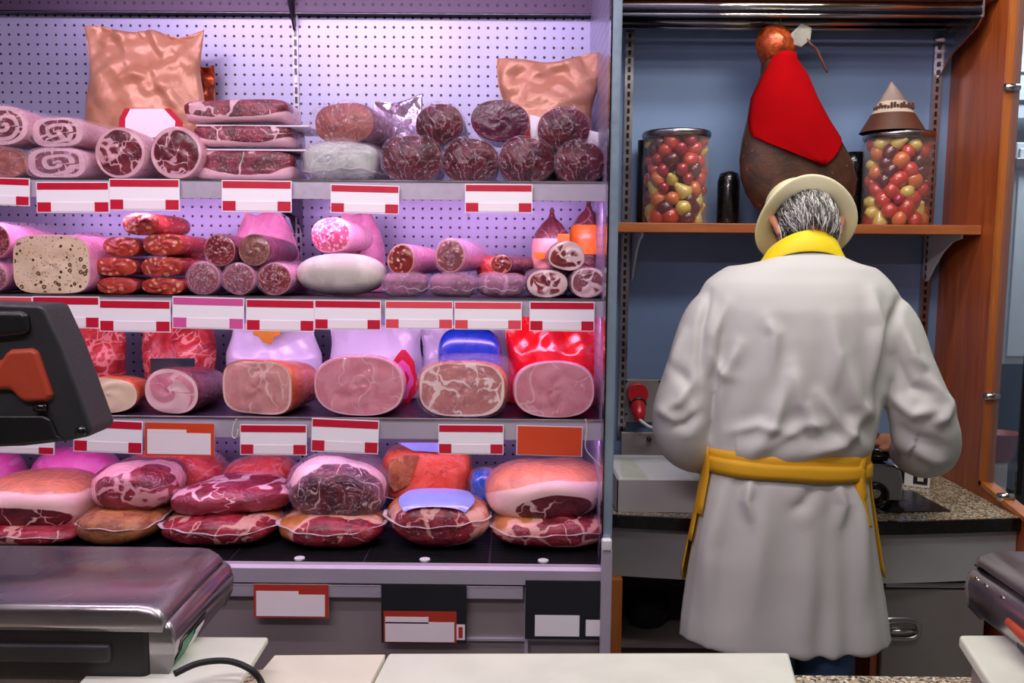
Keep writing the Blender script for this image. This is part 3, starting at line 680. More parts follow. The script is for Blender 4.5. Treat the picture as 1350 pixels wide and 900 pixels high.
# scale display (black head, seen from behind)
YD = 1.12
dp = empty('scale_display', P(40, 590, YD), 'black scale display head with orange-red inset, left edge of the picture', 'display')
def pp(l, Y): return [((P(x, y, Y)-dp.location).x, (P(x, y, Y)-dp.location).z) for x, y in l]
fixn(MB().prism(pp([(-90, 396), (62, 401), (68, 404), (92, 455), (131, 562), (128, 571), (100, 577), (40, 584), (-90, 588)], YD), -.02, .045, 'y').build('housing', 'dark_plastic', dp, bev=.006))
fixn(MB().prism(pp([(-90, 408), (45, 408), (50, 414), (54, 436), (40, 440), (0, 444), (-90, 450)], YD), -.028, -.012, 'y').build('top_grip', 'black_plastic', dp, bev=.007))
fixn(MB().prism(pp([(-90, 474), (14, 474), (22, 462), (28, 458), (58, 456), (64, 463), (82, 516), (80, 523), (72, 526), (46, 526), (38, 521), (28, 510), (-90, 512)], YD), -.027, -.010, 'y').build('inset', 'orange_plastic', dp, bev=.007))
fixn(MB().prism(pp([(-90, 543), (70, 543), (80, 548), (88, 568), (96, 574), (30, 581), (-90, 584)], YD), -.026, -.012, 'y').build('cable_cover', 'black_plastic', dp, bev=.005))
c = P(103, 570, YD-.03)-dp.location; mk('screw_cap', *tube([(c.x, -.026, c.z), (c.x, -.018, c.z)], .007, 14), 'black_edge', dp)
c = P(50, 538, YD-.03)-dp.location; mk('latch', *tube([(c.x-.008, -.024, c.z), (c.x+.008, -.024, c.z)], .005, 10), 'black_edge', dp)
MB().box((-.16, .0, -.14), (-.10, .04, .03)).build('pole', 'black_plastic', dp, bev=.01)

# right scale
rs = empty('weighing_scale', (P(1345, 800, 1.25).x+.1, 1.3, 1.02), 'steel-topped weighing scale with an orange-red lever at the right edge', 'scale', 'weighing scales')
l_ = -rs.location; rz = 1.125; ya0 = 1.22
# profile in x going right from the left edge
pl_ = P(1290, 735, 1.46); rx = pl_.x; zt2 = pl_.z+.012
top = [(rx+.006, zt2-.030), (rx-.002, zt2-.022), (rx+.004, zt2-.010), (rx+.022, zt2-.002), (rx+.05, zt2), (rx+.5, zt2), (rx+.5, zt2-.03)]
shell(top, 1.18, 1.47, 'weighing_plate', 'steel', rs, l_)
bd = [(rx+.002, zt2-.034), (rx-.006, zt2-.040), (rx-.010, zt2-.065), (rx-.004, zt2-.10), (rx+.02, zt2-.125), (rx+.5, zt2-.125), (rx+.5, zt2-.034)]
shell(bd, 1.19, 1.48, 'housing', 'steel', rs, l_)
MB().tube([(rx-.006, 1.22, zt2-.080), (rx-.008, 1.30, zt2-.080), (rx-.007, 1.345, zt2-.076)], [.008, .010, .008], 12).build('lever', 'orange_plastic', rs, smooth=True, loc=l_)
MB().box((rx-.001, 1.2, zt2-.118), (rx+.05, 1.34, zt2-.088)).build('lever_recess', 'black_plastic', rs, loc=l_, bev=.01)
for y in (1.45, 1.42, 1.37):
    MB().tube([(rx-.009, y, zt2-.045), (rx-.006, y, zt2-.045)], .003, 8).build('rivet', 'chrome', rs, loc=l_)

# ================================================================ jars and things on the wall shelf
def jar(px0, px1, py0, lab, side, lid=True):
    Y = 2.87; a = P(px0, py0, Y); b = P(px1, py0, Y); r = (b.x-a.x)/2; h = a.z-SHZ; cx = (a.x+b.x)/2
    e = empty('fruit_jar', (cx, Y, SHZ), lab, 'jar', 'tall jars of candied fruit')
    o = mk('glass', *lathe([(r*.9, .001), (r*.96, .006), (r*.97, h*.5), (r*.985, h-.02)], 44, True, False), 'jar_glass', e)
    mk('rim', *lathe([(r*.97, h-.022), (r*1.02, h-.018), (r*1.03, h-.006), (r*1.0, h), (r*.95, h)], 44, False, False), 'steel', e)
    mk('lid', *lathe([(r*.96, h-.006), (.001, h-.004)], 40, False, False), 'steel_dark', e)
    mk('core', *lathe([(r*.55, .004), (r*.55, h-.03)], 20), 'syrup', e)
    return e, cx, Y, r, h
plain('syrup', '5a1a10', .3, 0, .3, 30, .1, 60, .001, coat=.6)
for nme, c in (('fruit_red', 'c83a2e'), ('fruit_dark', '5c1220'), ('fruit_orange', 'd8703c'), ('fruit_yellow', 'd8bc62'), ('fruit_cherry', 'a80c2c')):
    plain(nme, c, .28, 0, .35, 40, .1, 60, .001, coat=.9)
fkinds = [('fruit_red', 'red'), ('fruit_dark', 'dark plum'), ('fruit_orange', 'orange'), ('fruit_yellow', 'yellow'), ('fruit_cherry', 'bright cherry')]
fm = {}
def fruit_mesh(k, m):
    vs, fs = lathe([(.02, -1), (.5, -.86), (.85, -.45), (1, .05), (.86, .5), (.5, .87), (.02, .97)] if k else [(.02, -1), (.7, -.9), (.95, -.4), (.7, .2), (.42, .62), (.3, .9), (.02, 1)], 12)
    vs = vs*(1+.07*sn(vs, 7+k, 3)[:, None]); o = mk('fruit', vs, fs, m); me = o.data; bpy.data.objects.remove(o); return me
for nm_, _ in fkinds:
    fm[nm_] = [fruit_mesh(0, nm_), fruit_mesh(1, nm_)]
for (px0, px1, py0, lab, side) in ((848, 936, 174, 'tall glass jar of candied fruit at the left of the wall shelf', 'left'), (1141, 1229, 176, 'tall glass jar of candied fruit under the paper cone', 'right')):
    e, cx, Y, r, h = jar(px0, px1, py0, lab, side)
    g = random.Random(px0); rows = 9
    for i in range(rows):
        z = .020+(h-.055)*i/(rows-1); n = 5
        for j in range(n):
            an = math.pi*1.0+math.pi*(j+.5*(i % 2)+g.uniform(-.15, .15))/n*1.04
            wgt = g.random(); k = 0 if wgt < .32 else 1 if wgt < .56 else 2 if wgt < .74 else 3 if wgt < .90 else 4
            s = g.uniform(.022, .029)*(.75 if k == 4 else 1); rr = r*.95-s
            o = bpy.data.objects.new('fruit_piece', fm[fkinds[k][0]][0 if k == 3 else 1]); COL.objects.link(o)
            o.location = (cx+rr*math.cos(an), Y+rr*math.sin(an), SHZ+z+g.uniform(-.004, .004)); o.scale = (s, s, s*g.uniform(1., 1.25)); o.rotation_euler = (g.uniform(-1, 1), g.uniform(-1, 1), g.uniform(0, 6))
            tag(o, '%s candied fruit %s in the %s layer up, %s jar' % (fkinds[k][1], ['far left', 'left of centre', 'at centre', 'right of centre', 'far right'][j], ['first', 'second', 'third', 'fourth', 'fifth', 'sixth', 'seventh', 'eighth', 'ninth'][i], side), 'fruit', '%s candied fruit in the %s jar' % (fkinds[k][1], side))
    if side == 'left':
        a = P(843, 184, 2.93); o = MB().tube([(a.x+.02, 2.95, SHZ+.001), (a.x+.02, 2.95, a.z)], .022, 18).build('dark_tube', 'black_plastic', smooth=True); tag(o, 'dark canister standing behind the left fruit jar', 'canister')
# paper cone on the right jar
jx = P(1185, 176, 2.87); hC = P(1172, 109, 2.87).z-jx.z
plain('cone_grey', 'a08880', .6, 0, .2, 14, .2, 40, .002); plain('cone_brown', '5c3324', .6, 0, .15, 10, .2, 40, .002); plain('cone_cream', 'cdb9a6', .6, 0, .15, 10, .2, 40, .002)
cn = empty('paper_cone', (P(1176, 176, 2.86).x, 2.86, jx.z+.001), 'grey and brown paper cone lying on the right fruit jar', 'cone')
for n_, z0_, z1_, m_ in (('lower_band', 0, .36, 'cone_brown'), ('printed_band', .36, .60, 'cone_cream'), ('tip', .60, 1, 'cone_grey')):
    rr = lambda z: .098*(1-z)**.97+.002
    zz = np.linspace(z0_, z1_, 5); vs, fs = lathe([(rr(z), z*hC) for z in zz], 36, False, z1_ == 1)
    vs = vs.copy(); vs[:, 0] -= .010*(vs[:, 2]/hC)**2; o = mk(n_, vs, fs, m_, cn)
g = random.Random(4); q = MB()
for i in range(20):
    a_ = -math.pi/2+(i-10)*.16; z = .43+.02*g.random(); hh_ = .05+.07*g.random()
    r_ = .098*(1-z)+.0035; q.box((r_*math.cos(a_)-.004, r_*math.sin(a_)-.002, z*hC), (r_*math.cos(a_)+.003, r_*math.sin(a_)+.001, (z+hh_)*hC))
q.build('print_figures', 'cone_brown', cn, kind='stuff')
# black bottle beside ham
a = P(962, 225, 2.90); vs, fs = lathe([(.034, .001), (.036, .01), (.036, (a.z-SHZ)*.8), (.03, (a.z-SHZ)*.95), (.012, a.z-SHZ)], 28)
tag(mk('black_bag', vs*(1+.04*sn(vs, 3, 60)[:, None]*np.array([1, 1, 0])), fs, 'black_edge', loc=(a.x, 2.91, SHZ)), 'glossy black wrapped bottle beside the hanging ham', 'bottle')
a = P(1133, 200, 2.93); vs, fs = lathe([(.034, .001), (.036, .01), (.036, (a.z-SHZ)*.85), (.03, a.z-SHZ)], 24)
tag(mk('black_bag', vs, fs, 'black_edge', loc=(a.x-.01, 2.95, SHZ)), 'dark wrapped bottle between the hanging ham and the right jar', 'bottle')

# hanging ham: outline sections by row in pixels, depth Y 2.80
YH = 2.80
hm = empty('hanging_ham', P(1050, 60, YH), 'whole dark cured ham hanging from the rack with a red cloth round it', 'ham')
t = NT('ham_skin'); v = t.co(); n1 = t.noise(v, 14, 5); n2 = t.noise(v, 60, 3)
col = t.mix(t.ss(n1.outputs[0], .35, .65), C('3c2418'), C('5a3420')); col = t.mix(t.ss(n2.outputs[0], .68, .74, 0, .5), col, C('a9765a'))
t.set(col=col, rough=.5, coat=.3, nrm=t.bump(n2.outputs[0], .4, .004)); M['ham_skin'] = t.m
plain('ham_red', 'a40008', .95, 0, .06, 10, .3, 300, .0008, spec=.1); plain('foil', 'b04a22', .3, .5, .5, 30, .8, 40, .004); plain('tag_grey', '8f8880', .6, 0, .15, 30, .5, 50, .003)
rows = [(38, 1012, 1030), (44, 1006, 1040), (60, 1000, 1046), (78, 1004, 1048), (100, 1002, 1062), (130, 990, 1075), (160, 984, 1092), (185, 978, 1108), (210, 975, 1122), (235, 976, 1129), (255, 983, 1127), (272, 995, 1116), (284, 1012, 1098), (289, 1030, 1080)]
def hring(y, xl, xr, gr=0., a0=0, a1=2*math.pi, n=40, close=True, thick=.55):
    a = P(xl, y, YH); b = P(xr, y, YH); c = (a+b)/2-hm.location; w_ = (b.x-a.x)/2+gr
    return [(c.x+w_*math.cos(t), (min(w_, .085)*.85+gr*.3)*math.sin(t), c.z) for t in np.linspace(a0, a1, n, endpoint=not close)]
vs, fs = loft([hring(*r) for r in rows]); vs = vs+np.stack([sn(vs, 4, 25)*.003]*3, -1); fixn(mk('body', vs, fs, 'ham_skin', hm))
# red cloth: outline rows
cl = [(72, 1024, 1052), (78, 1014, 1055), (100, 1003, 1066), (130, 989, 1080), (160, 984, 1094), (172, 984, 1104), (182, 986, 1110), (192, 1003, 1104), (202, 1027, 1097), (212, 1052, 1087), (220, 1072, 1078)]
rr_ = []
for y, xl, xr in cl:
    ys = [r[0] for r in rows]; L = np.interp(y, ys, [r[1] for r in rows]); Rr = np.interp(y, ys, [r[2] for r in rows])
    a = P(L, y, YH); b = P(Rr, y, YH); c = (a+b)/2-hm.location; w_ = (b.x-a.x)/2+.003
    ring = []
    for u in np.linspace(0, 1, 26):
        px = xl+(xr-xl)*u; X = P(px, y, YH).x-hm.location.x-c.x; X = max(-w_*.995, min(w_*.995, X)); d = (min(w_, .087)*.86+.006)
        ring.append((c.x+X, -d*math.sqrt(max(0, 1-(X/w_)**2))-.002-.001*math.sin(u*9+y*.05), c.z))
    rr_.append(ring)
vs, fs = loft(rr_, False, False, False); o = fixn(mk('red_cloth', vs, fs, 'ham_red', hm)); s = o.modifiers.new('s', 'SOLIDIFY'); s.thickness = .0025; s.offset = 0
vs, fs = loft([hring(y, xl, xr, .004, n=30) for y, xl, xr in [(34, 1014, 1030), (40, 1003, 1036), (56, 997, 1046), (72, 1001, 1048), (84, 1006, 1040)]])
vs = vs+np.stack([sn(vs, 9, 130)*.004, sn(vs, 10, 130)*.004, sn(vs, 11, 130)*.004], -1); fixn(mk('foil_tip', vs, fs, 'foil', hm))
def hp(x, y, dy=0): p = P(x, y, YH)-hm.location; return (p.x, dy, p.z)
g = MB(); fixn(MB().prism([(hp(x, y)[0], hp(x, y)[2]) for x, y in [(1038, 48), (1052, 34), (1066, 40), (1064, 56), (1052, 66), (1040, 62)]], -.035, -.025, 'y').build('paper_tag', 'tag_grey', hm, bev=.004))
mk('cord', *tube(spline([hp(1058, 52, -.03), hp(1064, 62, -.035), hp(1072, 68, -.03), hp(1078, 80, -.03), hp(1087, 98, -.025)], 5), [.004]*20+[.002], 8), 'cone_brown', hm)
mk('rope', *tube(spline([hp(1022, 60, 0), hp(1028, 30, 0), (hp(1031, 5)[0], -.01, zr-hm.location.z), (hp(1032, -8)[0], .01, zr+.02-hm.location.z)], 5), .0028, 8), 'cone_brown', hm)
# ================================================================ meat materials
meat('pancetta_face', '5c1a28', '80303c', 'e6bcc4', vs=22, vein=.16, vamt=.85, rim=.80, rimn=.12, spiral=2.2, warp=.9, film=.35)
meat('pancetta_marbled', '521826', '7a2c38', 'd8a8b0', vs=30, vein=.22, vamt=.9, rim=.86, rimn=.12, warp=1.6, film=.4)
meat('bresaola', '3a0612', '5c0e1e', '7a2030', skin='6a2030', vs=30, vein=.04, vamt=.35, rim=.97, rimn=.06, film=.95, rough=.35)
meat('bresaola_purple', '420828', '540e34', '9c3a60', vs=30, vein=.02, vamt=.2, rim=.985, rimn=.04, film=.45)
meat('brown_roll', '8a4a44', 'a05a50', 'b88078', vs=20, vein=.03, vamt=.3, rim=1.3, film=.7)
meat('slab', '500e1c', '86243a', 'e4b4bc', vs=9, vein=.10, vamt=.8, rim=.92, rimn=.14, warp=1.8, film=.6)
meat('mortadella', 'ddc2a2', 'e6d0b2', 'e4cdb2', vs=30, vein=0, ss=95, sth=.22, samt=.75, spc='a07c58', rim=.97, rimn=.03, holes=62, film=.25, coat=.6)
meat('chorizo', '9a2014', 'b83820', 'e08a58', skin='8e2018', vs=30, vein=0, ss=75, sth=.36, samt=.75, spc='e6a070', rim=1.4, film=.8)
meat('chorizo_skin', '8e1c14', 'a62c1c', 'e08a58', vs=30, vein=0, ss=85, sth=.30, samt=.5, spc='d8845a', rim=4, film=.8)
meat('salami_fine', '6c1c26', '803036', 'c08484', vs=30, vein=0, ss=190, sth=.40, samt=.75, rim=.955, rimn=.02, film=.3)
meat('salami_grey', '7a4a42', '8c5c50', 'b08c80', vs=30, vein=0, ss=230, sth=.38, samt=.6, rim=.97, rimn=.02, film=.3)
meat('salami_pink', 'b83e62', 'c45878', 'f2b0c4', vs=30, vein=0, ss=130, sth=.42, samt=.8, rim=.98, rimn=.02, film=.4)
meat('salami_dark', '6c1c1a', '84281f', 'd89878', vs=30, vein=0, ss=90, sth=.34, samt=.8, rim=.93, rimn=.03, film=.3)
meat('coppa', '6e1a20', '8c2c2e', 'ecd0c8', vs=20, vein=.36, vamt=1, rim=.82, rimn=.2, warp=1.8, film=.35)
meat('ham_cooked', 'cc8884', 'd89c96', 'ecc8be', vs=11, vein=.05, vamt=.75, rim=.94, rimn=.05, warp=1.6, film=.3, rough=.38)
meat('ham_pink', 'd07c8c', 'dc929e', 'eec0c6', vs=9, vein=.035, vamt=.6, rim=.965, rimn=.03, warp=1.4, film=.25, rough=.4)
meat('ham_marbled', 'bc7674', 'c88880', 'f4dcd4', vs=13, vein=.13, vamt=.95, rim=.93, rimn=.08, warp=1.8, film=.35)
meat('ham_rolled', 'd87c94', 'e498a6', 'f2c8cc', vs=10, vein=.05, vamt=.7, rim=.86, rimn=.10, spiral=.7, warp=1.2, film=.3)
meat('turkey', 'e6c8aa', 'ecd4ba', 'f0dcc8', vs=10, vein=.0, rim=.965, rimn=.02, film=.2, coat=.5)
meat('raw_marbled', '6c0c1c', '9e2234', 'e0a898', skin='cc8040', vs=12, vein=.11, vamt=.8, rim=.98, rimn=.35, skinr=1.14, warp=2., film=1.0, rough=.3, squash=(1, .6, 1))
meat('prosciutto', '480a16', '6c1622', 'e4bfb8', skin='dc8c66', vs=8, vein=.045, vamt=.85, rim=.93, rimn=.10, skinr=1.75, warp=1.8, film=.55, squash=(1, .5, 1))
meat('prosciutto_dark', '380a12', '5c141e', 'e4c6ba', skin='6a5060', vs=12, vein=.06, vamt=.7, rim=.93, rimn=.14, skinr=1.25, warp=2.2, film=.8, squash=(1, .5, 1))
meat('shank', '641422', '8c2834', 'd8a2a4', skin='8a3a44', vs=8, vein=.10, vamt=.8, rim=.95, rimn=.4, skinr=1.45, warp=2.2, film=.7, squash=(1, .5, 1))
meat('flat_meat', '741228', '9c2c44', 'f0c8cc', vs=9, vein=.14, vamt=.9, rim=9, warp=2.4, film=.7, squash=(.6, .5, 1.6))
meat('brown_pack', '8a4c2c', 'b0713f', 'd6a272', vs=5, vein=.1, vamt=.4, rim=9, warp=2, film=.9)
meat('red_pack', 'cc2a30', 'e0483e', 'f09080', vs=14, vein=.05, vamt=.5, rim=9, warp=2, film=1.0, rough=.3)
meat('red_marbled_pack', '981420', 'c03430', 'e89488', vs=30, vein=.14, vamt=.8, rim=9, warp=2.4, film=1.2, rough=.3)
meat('coral_pack', 'dc5038', 'e86c4c', 'a02418', vs=8, vein=.022, vamt=.9, rim=9, warp=2.6, film=.8)
meat('ham_rind', 'b84424', 'd06838', 'e08c58', vs=12, vein=.03, vamt=.4, rim=9, film=.5)
meat('pink_casing', 'd080a4', 'dc94b2', 'ecb8cc', vs=12, vein=.02, vamt=.4, rim=9, film=.8)
meat('hot_pink', 'e858b0', 'f070c0', 'f8a8dc', vs=12, vein=0, ss=24, sth=.25, samt=.5, rim=9, film=.5)
meat('dark_casing', '561428', '6c2038', 'a05068', vs=12, vein=.02, vamt=.4, rim=9, film=.9)
meat('fatty_casing', 'c8909c', 'd8a4ac', 'c07080', vs=10, vein=.05, vamt=.6, rim=9, film=.7)
meat('purple_wrap', '6c2c4c', '8c4468', 'd0a0b8', vs=10, vein=.05, vamt=.5, rim=9, film=1.0)
meat('white_salami', 'b8b2a8', 'ccc6bc', 'a8a094', vs=16, vein=.02, vamt=.3, rim=9, film=.15, coat=.2, rough=.6)
meat('silver_pack', '9aa09c', 'b4bab2', 'd8dcd4', vs=8, vein=.03, vamt=.4, rim=9, film=1.3, rough=.25)
meat('coppa_net', '50181f', '6c2c32', 'b47a78', vs=26, vein=.07, vamt=.6, rim=9, film=.6, rough=.5)
plain('white_bag', 'dcd8ee', .35, 0, .04, 8, .3, 25, .004, coat=.6); plain('blue_bag', '1a3cb4', .28, 0, .1, 8, .3, 25, .004, coat=.8)
plain('red_bag', 'e41420', .26, 0, .08, 8, .35, 25, .005, coat=.9); plain('gold_flap', 'c8861e', .35, 0, .1, 8, .2, 25, .002, coat=.5)
plain('blue_label', '8f9ce0', .35, 0, .1, 12, .3, 30, .003, coat=.7); plain('blue_pack', '1c62c4', .3, 0, .15, 12, .5, 30, .004, coat=.8)
plain('orange_band', 'f07a20', .4, 0, .05, 9, .1, 50, .001, coat=.3); plain('pink_band', 'f4a8a0', .4, 0, .05, 9, .1, 50, .001, coat=.3)
plain('dark_label', '1f3238', .35, 0, .2, 9, .1, 50, .001, coat=.6)
plain('foil_silver', 'c8b4cc', .22, .75, .1, 9, .8, 35, .006)
t = NT('tan_paper'); v = t.co(); a = t.n('ShaderNodeTexVoronoi', {'Vector': v, 'Scale': 16}); b = t.noise(v, 9, 4, .6)
col = t.mix(t.ss(b.outputs[0], .3, .7), C('bd8060'), C('cf9678')); t.set(col=col, rough=.36, spec=.6, metal=.15, nrm=t.bump(t.math('ADD', t.math('ABSOLUTE', t.math('SUBTRACT', b.outputs[0], .5)), t.math('MULTIPLY', a.outputs[0], .25)), .6, .012)); M['tan_paper'] = t.m
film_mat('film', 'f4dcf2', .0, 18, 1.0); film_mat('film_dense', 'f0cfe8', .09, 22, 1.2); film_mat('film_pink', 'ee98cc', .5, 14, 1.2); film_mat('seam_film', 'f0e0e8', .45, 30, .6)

# ================================================================ product builders
def frame_of(box, Y, base=None):
    x0, y0, x1, y1 = box; cx, cy = (x0+x1)/2, (y0+y1)/2
    a = P(x0, cy, Y); b = P(x1, cy, Y); top = P(cx, y0, Y).z; bot = base if base is not None else P(cx, y1, Y).z
    return (a.x+b.x)/2, b.x-a.x, top-bot, bot
SEED = [10]
def sec(w_, h, n, irr, seed, na=48):
    t = np.linspace(0, 2*math.pi, na, endpoint=False); c, s_ = np.cos(t), np.sin(t)
    r = (np.abs(c/(w_/2))**n+np.abs(s_/(h/2))**n)**(-1/n)
    q = np.stack([np.cos(t), np.sin(t), t*0], -1); r = r*(1+irr*sn(q, seed, 2.6))
    x, z = r*c, r*s_
    x = x/(x.max()-x.min())*w_; z = z-z.min(); z = z/z.max()*h-h/2
    return x, z, t
def loaf(name, lab, cat, grp, box, Y, L, body, face, n=2.2, base=None, yaw=0, tilt=0, roll=0, irr=.03, bulge=.004, taper=.75, wrap=None, flare=0, facen='cut_face', edge=.96):
    SEED[0] += 1; sd = SEED[0]; cx, w_, h, z0 = frame_of(box, Y, base)
    e = empty(name, (cx, Y, z0), lab, cat, grp, rot=(R(tilt), R(roll), R(yaw)))
    x, z, th = sec(w_, h, n, irr, sd); zc = h/2
    rings = []; ys = [0, .002, .006, .014]+list(np.linspace(.03, L-.03, 8))+[L-.012, L-.003, L]
    for i, y in enumerate(ys):
        k = [edge, edge+.018, .992, 1][i] if i < 4 else 1 if i < 12 else [.94, .84, .6][i-12]
        k2 = 1+(taper-1)*max(0, (y/L))**1.5 if i > 3 else 1
        d = 1+.02*math.sin(y*70+sd) if i > 3 else 1
        rings.append(np.stack([x*k*k2*d, x*0+y, zc+z*k*k2 if taper >= 1 else zc*1.0+z*k*k2-(1-k2)*h*.35], -1))
    vs, fs = loft(rings, False, True); mk('casing', vs, fs, body, e, attrs={'rad': np.full(len(vs), 1.2)})
    nr = 12; V = [(0, -bulge, zc)]; rad = [0]; ang = [0]; Fs = []
    m = len(x)
    for i in range(1, nr+1):
        k = i/nr
        for j in range(m):
            V.append((x[j]*k*edge, -bulge*(1-k*k)+.0012*math.sin(9*k+3*th[j]+sd), zc+z[j]*k*edge)); rad.append(k); ang.append(th[j])
    for j in range(m): Fs.append((0, 1+(j+1) % m, 1+j))
    for i in range(nr-1):
        for j in range(m):
            a = 1+i*m; b = a+m; jj = (j+1) % m; Fs.append((a+j, a+jj, b+jj, b+j))
    fo = fixn(mk(facen, V, Fs, face, e, attrs={'rad': rad, 'ang': ang}))
    if wrap:
        V = []; rr = []
        g = np.random.RandomState(sd)
        ks = [(.02, -.010), (.3, -.009), (.6, -.008), (.85, -.007), (1.0, -.004), (1.035, .004), (1.04, .02), (1.04, .06), (1.05, L*.7), (1.0+flare, L+.01)]
        for k, y in ks: rr.append(np.stack([x*k*(1), x*0+y-bulge, zc+z*k], -1))
        V, Fs = loft(rr, True, False)
        cr = np.abs(sn(V, sd, 55)); cr2 = sn(V, sd+1, 120)
        V = V+np.stack([.002*cr2, -.005*cr, .002*cr2], -1)
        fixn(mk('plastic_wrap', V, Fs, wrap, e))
    return e
def blob(name, lab, cat, grp, box, Y, D, mat, n=2.4, base=None, cut=None, amp=.05, yaw=0, roll=0, tilt=0, seam=None, wrap=None, fr=3.0, flatb=.0, bodyn='body', slope=0, rows=34, cols=56, lobes=.08):
    SEED[0] += 1; sd = SEED[0]; cx, w_, h, z0 = frame_of(box, Y, base)
    e = empty(name, (cx, Y, z0), lab, cat, grp, rot=(R(tilt), R(roll), R(yaw)))
    ph = np.linspace(0, math.pi, rows+1)[:, None]; t = np.linspace(0, 2*math.pi, cols, endpoint=False)[None]
    d = np.stack([np.cos(ph)+t*0, np.sin(ph)*np.cos(t), np.sin(ph)*np.sin(t)], -1)   # pole along x
    def surf(g_, grow=0.):
        r = (np.abs(g_[..., 0]/(w_/2))**n+np.abs(g_[..., 1]/(D/2))**n+np.abs(g_[..., 2]/(h/2))**n)**(-1/n)
        nn = 1+amp*sn(g_, sd, fr)+amp*.35*sn(g_, sd+7, fr*3)
        p = g_*r[..., None]*nn[..., None]
        p[..., 2] = np.where(p[..., 2] < 0, p[..., 2]*(1-flatb), p[..., 2])
        for ax, L_ in ((0, w_), (2, h)):
            lo, hi = p[..., ax].min(), p[..., ax].max(); p[..., ax] = (p[..., ax]-lo)/(hi-lo)*L_-(L_/2 if ax == 0 else 0)
        p[..., 2] += slope*p[..., 0]
        return p
    p = surf(d); V = p.reshape(-1, 3); m = cols; Fs = []
    for i in range(rows):
        for j in range(m): Fs.append((i*m+j, i*m+(j+1) % m, (i+1)*m+(j+1) % m, (i+1)*m+j))
    if cut:
        u = V[:, 0]/w_; q = V[:, 2]/h; rad = np.sqrt(((u-cut[0])/cut[2])**2+((q-cut[1])/cut[3])**2)
        rad = rad+np.clip(V[:, 1]/D*3+.3, 0, 3)+lobes*sn(V, sd+2, 32)
        # the cut itself is a flatter, slightly raised plane
        ins = np.clip(1-rad, 0, .25)/.25; yf = np.interp(.5, [0, 1], [V[:, 1].min()*.80, V[:, 1].min()])
        V = V.copy(); V[:, 1] = V[:, 1]*(1-.5*ins)+(yf*.5)*ins
    else: rad = np.full(len(V), .5)
    fixn(mk(bodyn, V, Fs, mat, e, attrs={'rad': rad, 'ang': rad*0}))
    if seam is not None:
        tt = np.linspace(0, 2*math.pi, 90, endpoint=False); rr = []
        zs = seam*h
        for off, dz in ((.97, -.001), (1.02, 0), (1.05, .002), (1.02, .0025), (.97, .001)):
            n2 = n
            r = (np.abs(np.cos(tt)/(w_/2))**n2+np.abs(np.sin(tt)/(D/2))**n2)**(-1/n2)*off*(1+.012*np.sin(tt*7+sd)+.01*np.sin(tt*17))
            rr.append(np.stack([r*np.cos(tt), r*np.sin(tt), zs+dz+.004*np.sin(tt*3+sd)+.002*np.sin(tt*11+sd)+slope*r*np.cos(tt)], -1))
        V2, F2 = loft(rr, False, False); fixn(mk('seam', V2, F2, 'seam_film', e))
    if wrap:
        V2 = V.copy(); c0 = np.array([0, 0, h/2]); V2 = c0+(V2-c0)*1.035; cr = np.abs(sn(V2, sd+3, 45)); nd = V2-c0; nd /= np.linalg.norm(nd, axis=1)[:, None]+1e-6
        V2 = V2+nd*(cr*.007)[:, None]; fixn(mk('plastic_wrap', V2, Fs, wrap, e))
    return e
def tri(p, seed, freq, n=4):
    g = np.random.RandomState(seed); o = 0
    for i in range(n):
        a = g.rand()*3.14; f = freq*(.6+.8*g.rand()); x = (p[..., 0]*math.cos(a)+p[..., 1]*math.sin(a))*f+g.rand()*9+.25*np.sin(p[..., 0]*20+p[..., 1]*13+i)
        o = o+(4*np.abs(x-np.floor(x)-.5)-1)
    return o/n*1.6
def bag(name, lab, cat, grp, box, Y, D, mat, base=None, topn=.05, waist=.0, crease=.012, shape=None, lean=0, yaw=0, roll=0, nx=64, nz=64, bodyn='body', parent=None, bulge_top=.45):
    SEED[0] += 1; sd = SEED[0]; cx, w_, h, z0 = frame_of(box, Y, base)
    e = empty(name, (cx, Y, z0), lab, cat, grp, rot=(R(lean), R(roll), R(yaw)))
    V = []; Fs = []
    for side in (-1, 1):
        k0 = len(V); u = np.linspace(-1, 1, nx)[None, :]; v = np.linspace(0, 1, nz)[:, None]
        wid = np.interp(v[:, 0], *(shape or ([0, 1], [1, 1])))[:, None]
        tops = 1+topn*sn(np.stack([u*2+side*0, u*0, u*0], -1), sd, 2.5)
        X = u*w_/2*wid*(1+.03*np.sin(v*9+sd)*np.abs(u)); Z = v*h*tops
        bul = (1-np.abs(u)**3)**.6*np.clip(np.minimum(1, (1-v)*2.2+.0), 0, 1)**.7*(1-.0*v)
        q = np.stack([X, Z, X*0+side*3], -1)
        cr = tri(q, sd, 5.5, 3); cr2 = tri(q, sd+1, 15, 3)
        amp = crease*(np.clip(.2+(v-bulge_top)*2.4, .10, 1.15))*(1-np.abs(u)**6)
        Yy = side*D/2*bul+side*amp*(cr+.4*cr2)+.015*np.where(v > .6, (v-.6)*2, 0)*sn(q, sd+5, 14)
        pp_ = np.stack([X+0*Yy, Yy, Z+0*Yy], -1).reshape(-1, 3); V += list(pp_)
        for i in range(nz-1):
            for j in range(nx-1):
                f = (k0+i*nx+j, k0+i*nx+j+1, k0+(i+1)*nx+j+1, k0+(i+1)*nx+j); Fs.append(f if side < 0 else f[::-1])
    N = nx*nz
    for i in range(nz-1):
        for c_, fl in ((0, 0), (nx-1, 1)):
            a, b = i*nx+c_, (i+1)*nx+c_; f = (a, b, N+b, N+a); Fs.append(f if not fl else f[::-1])
    for j in range(nx-1):
        a = j; Fs.append((a, N+a, N+a+1, a+1)); a = (nz-1)*nx+j; Fs.append((a, a+1, N+a+1, N+a))
    mk(bodyn, V, Fs, mat, e, attrs={'rad': np.full(len(V), .5)})
    return e
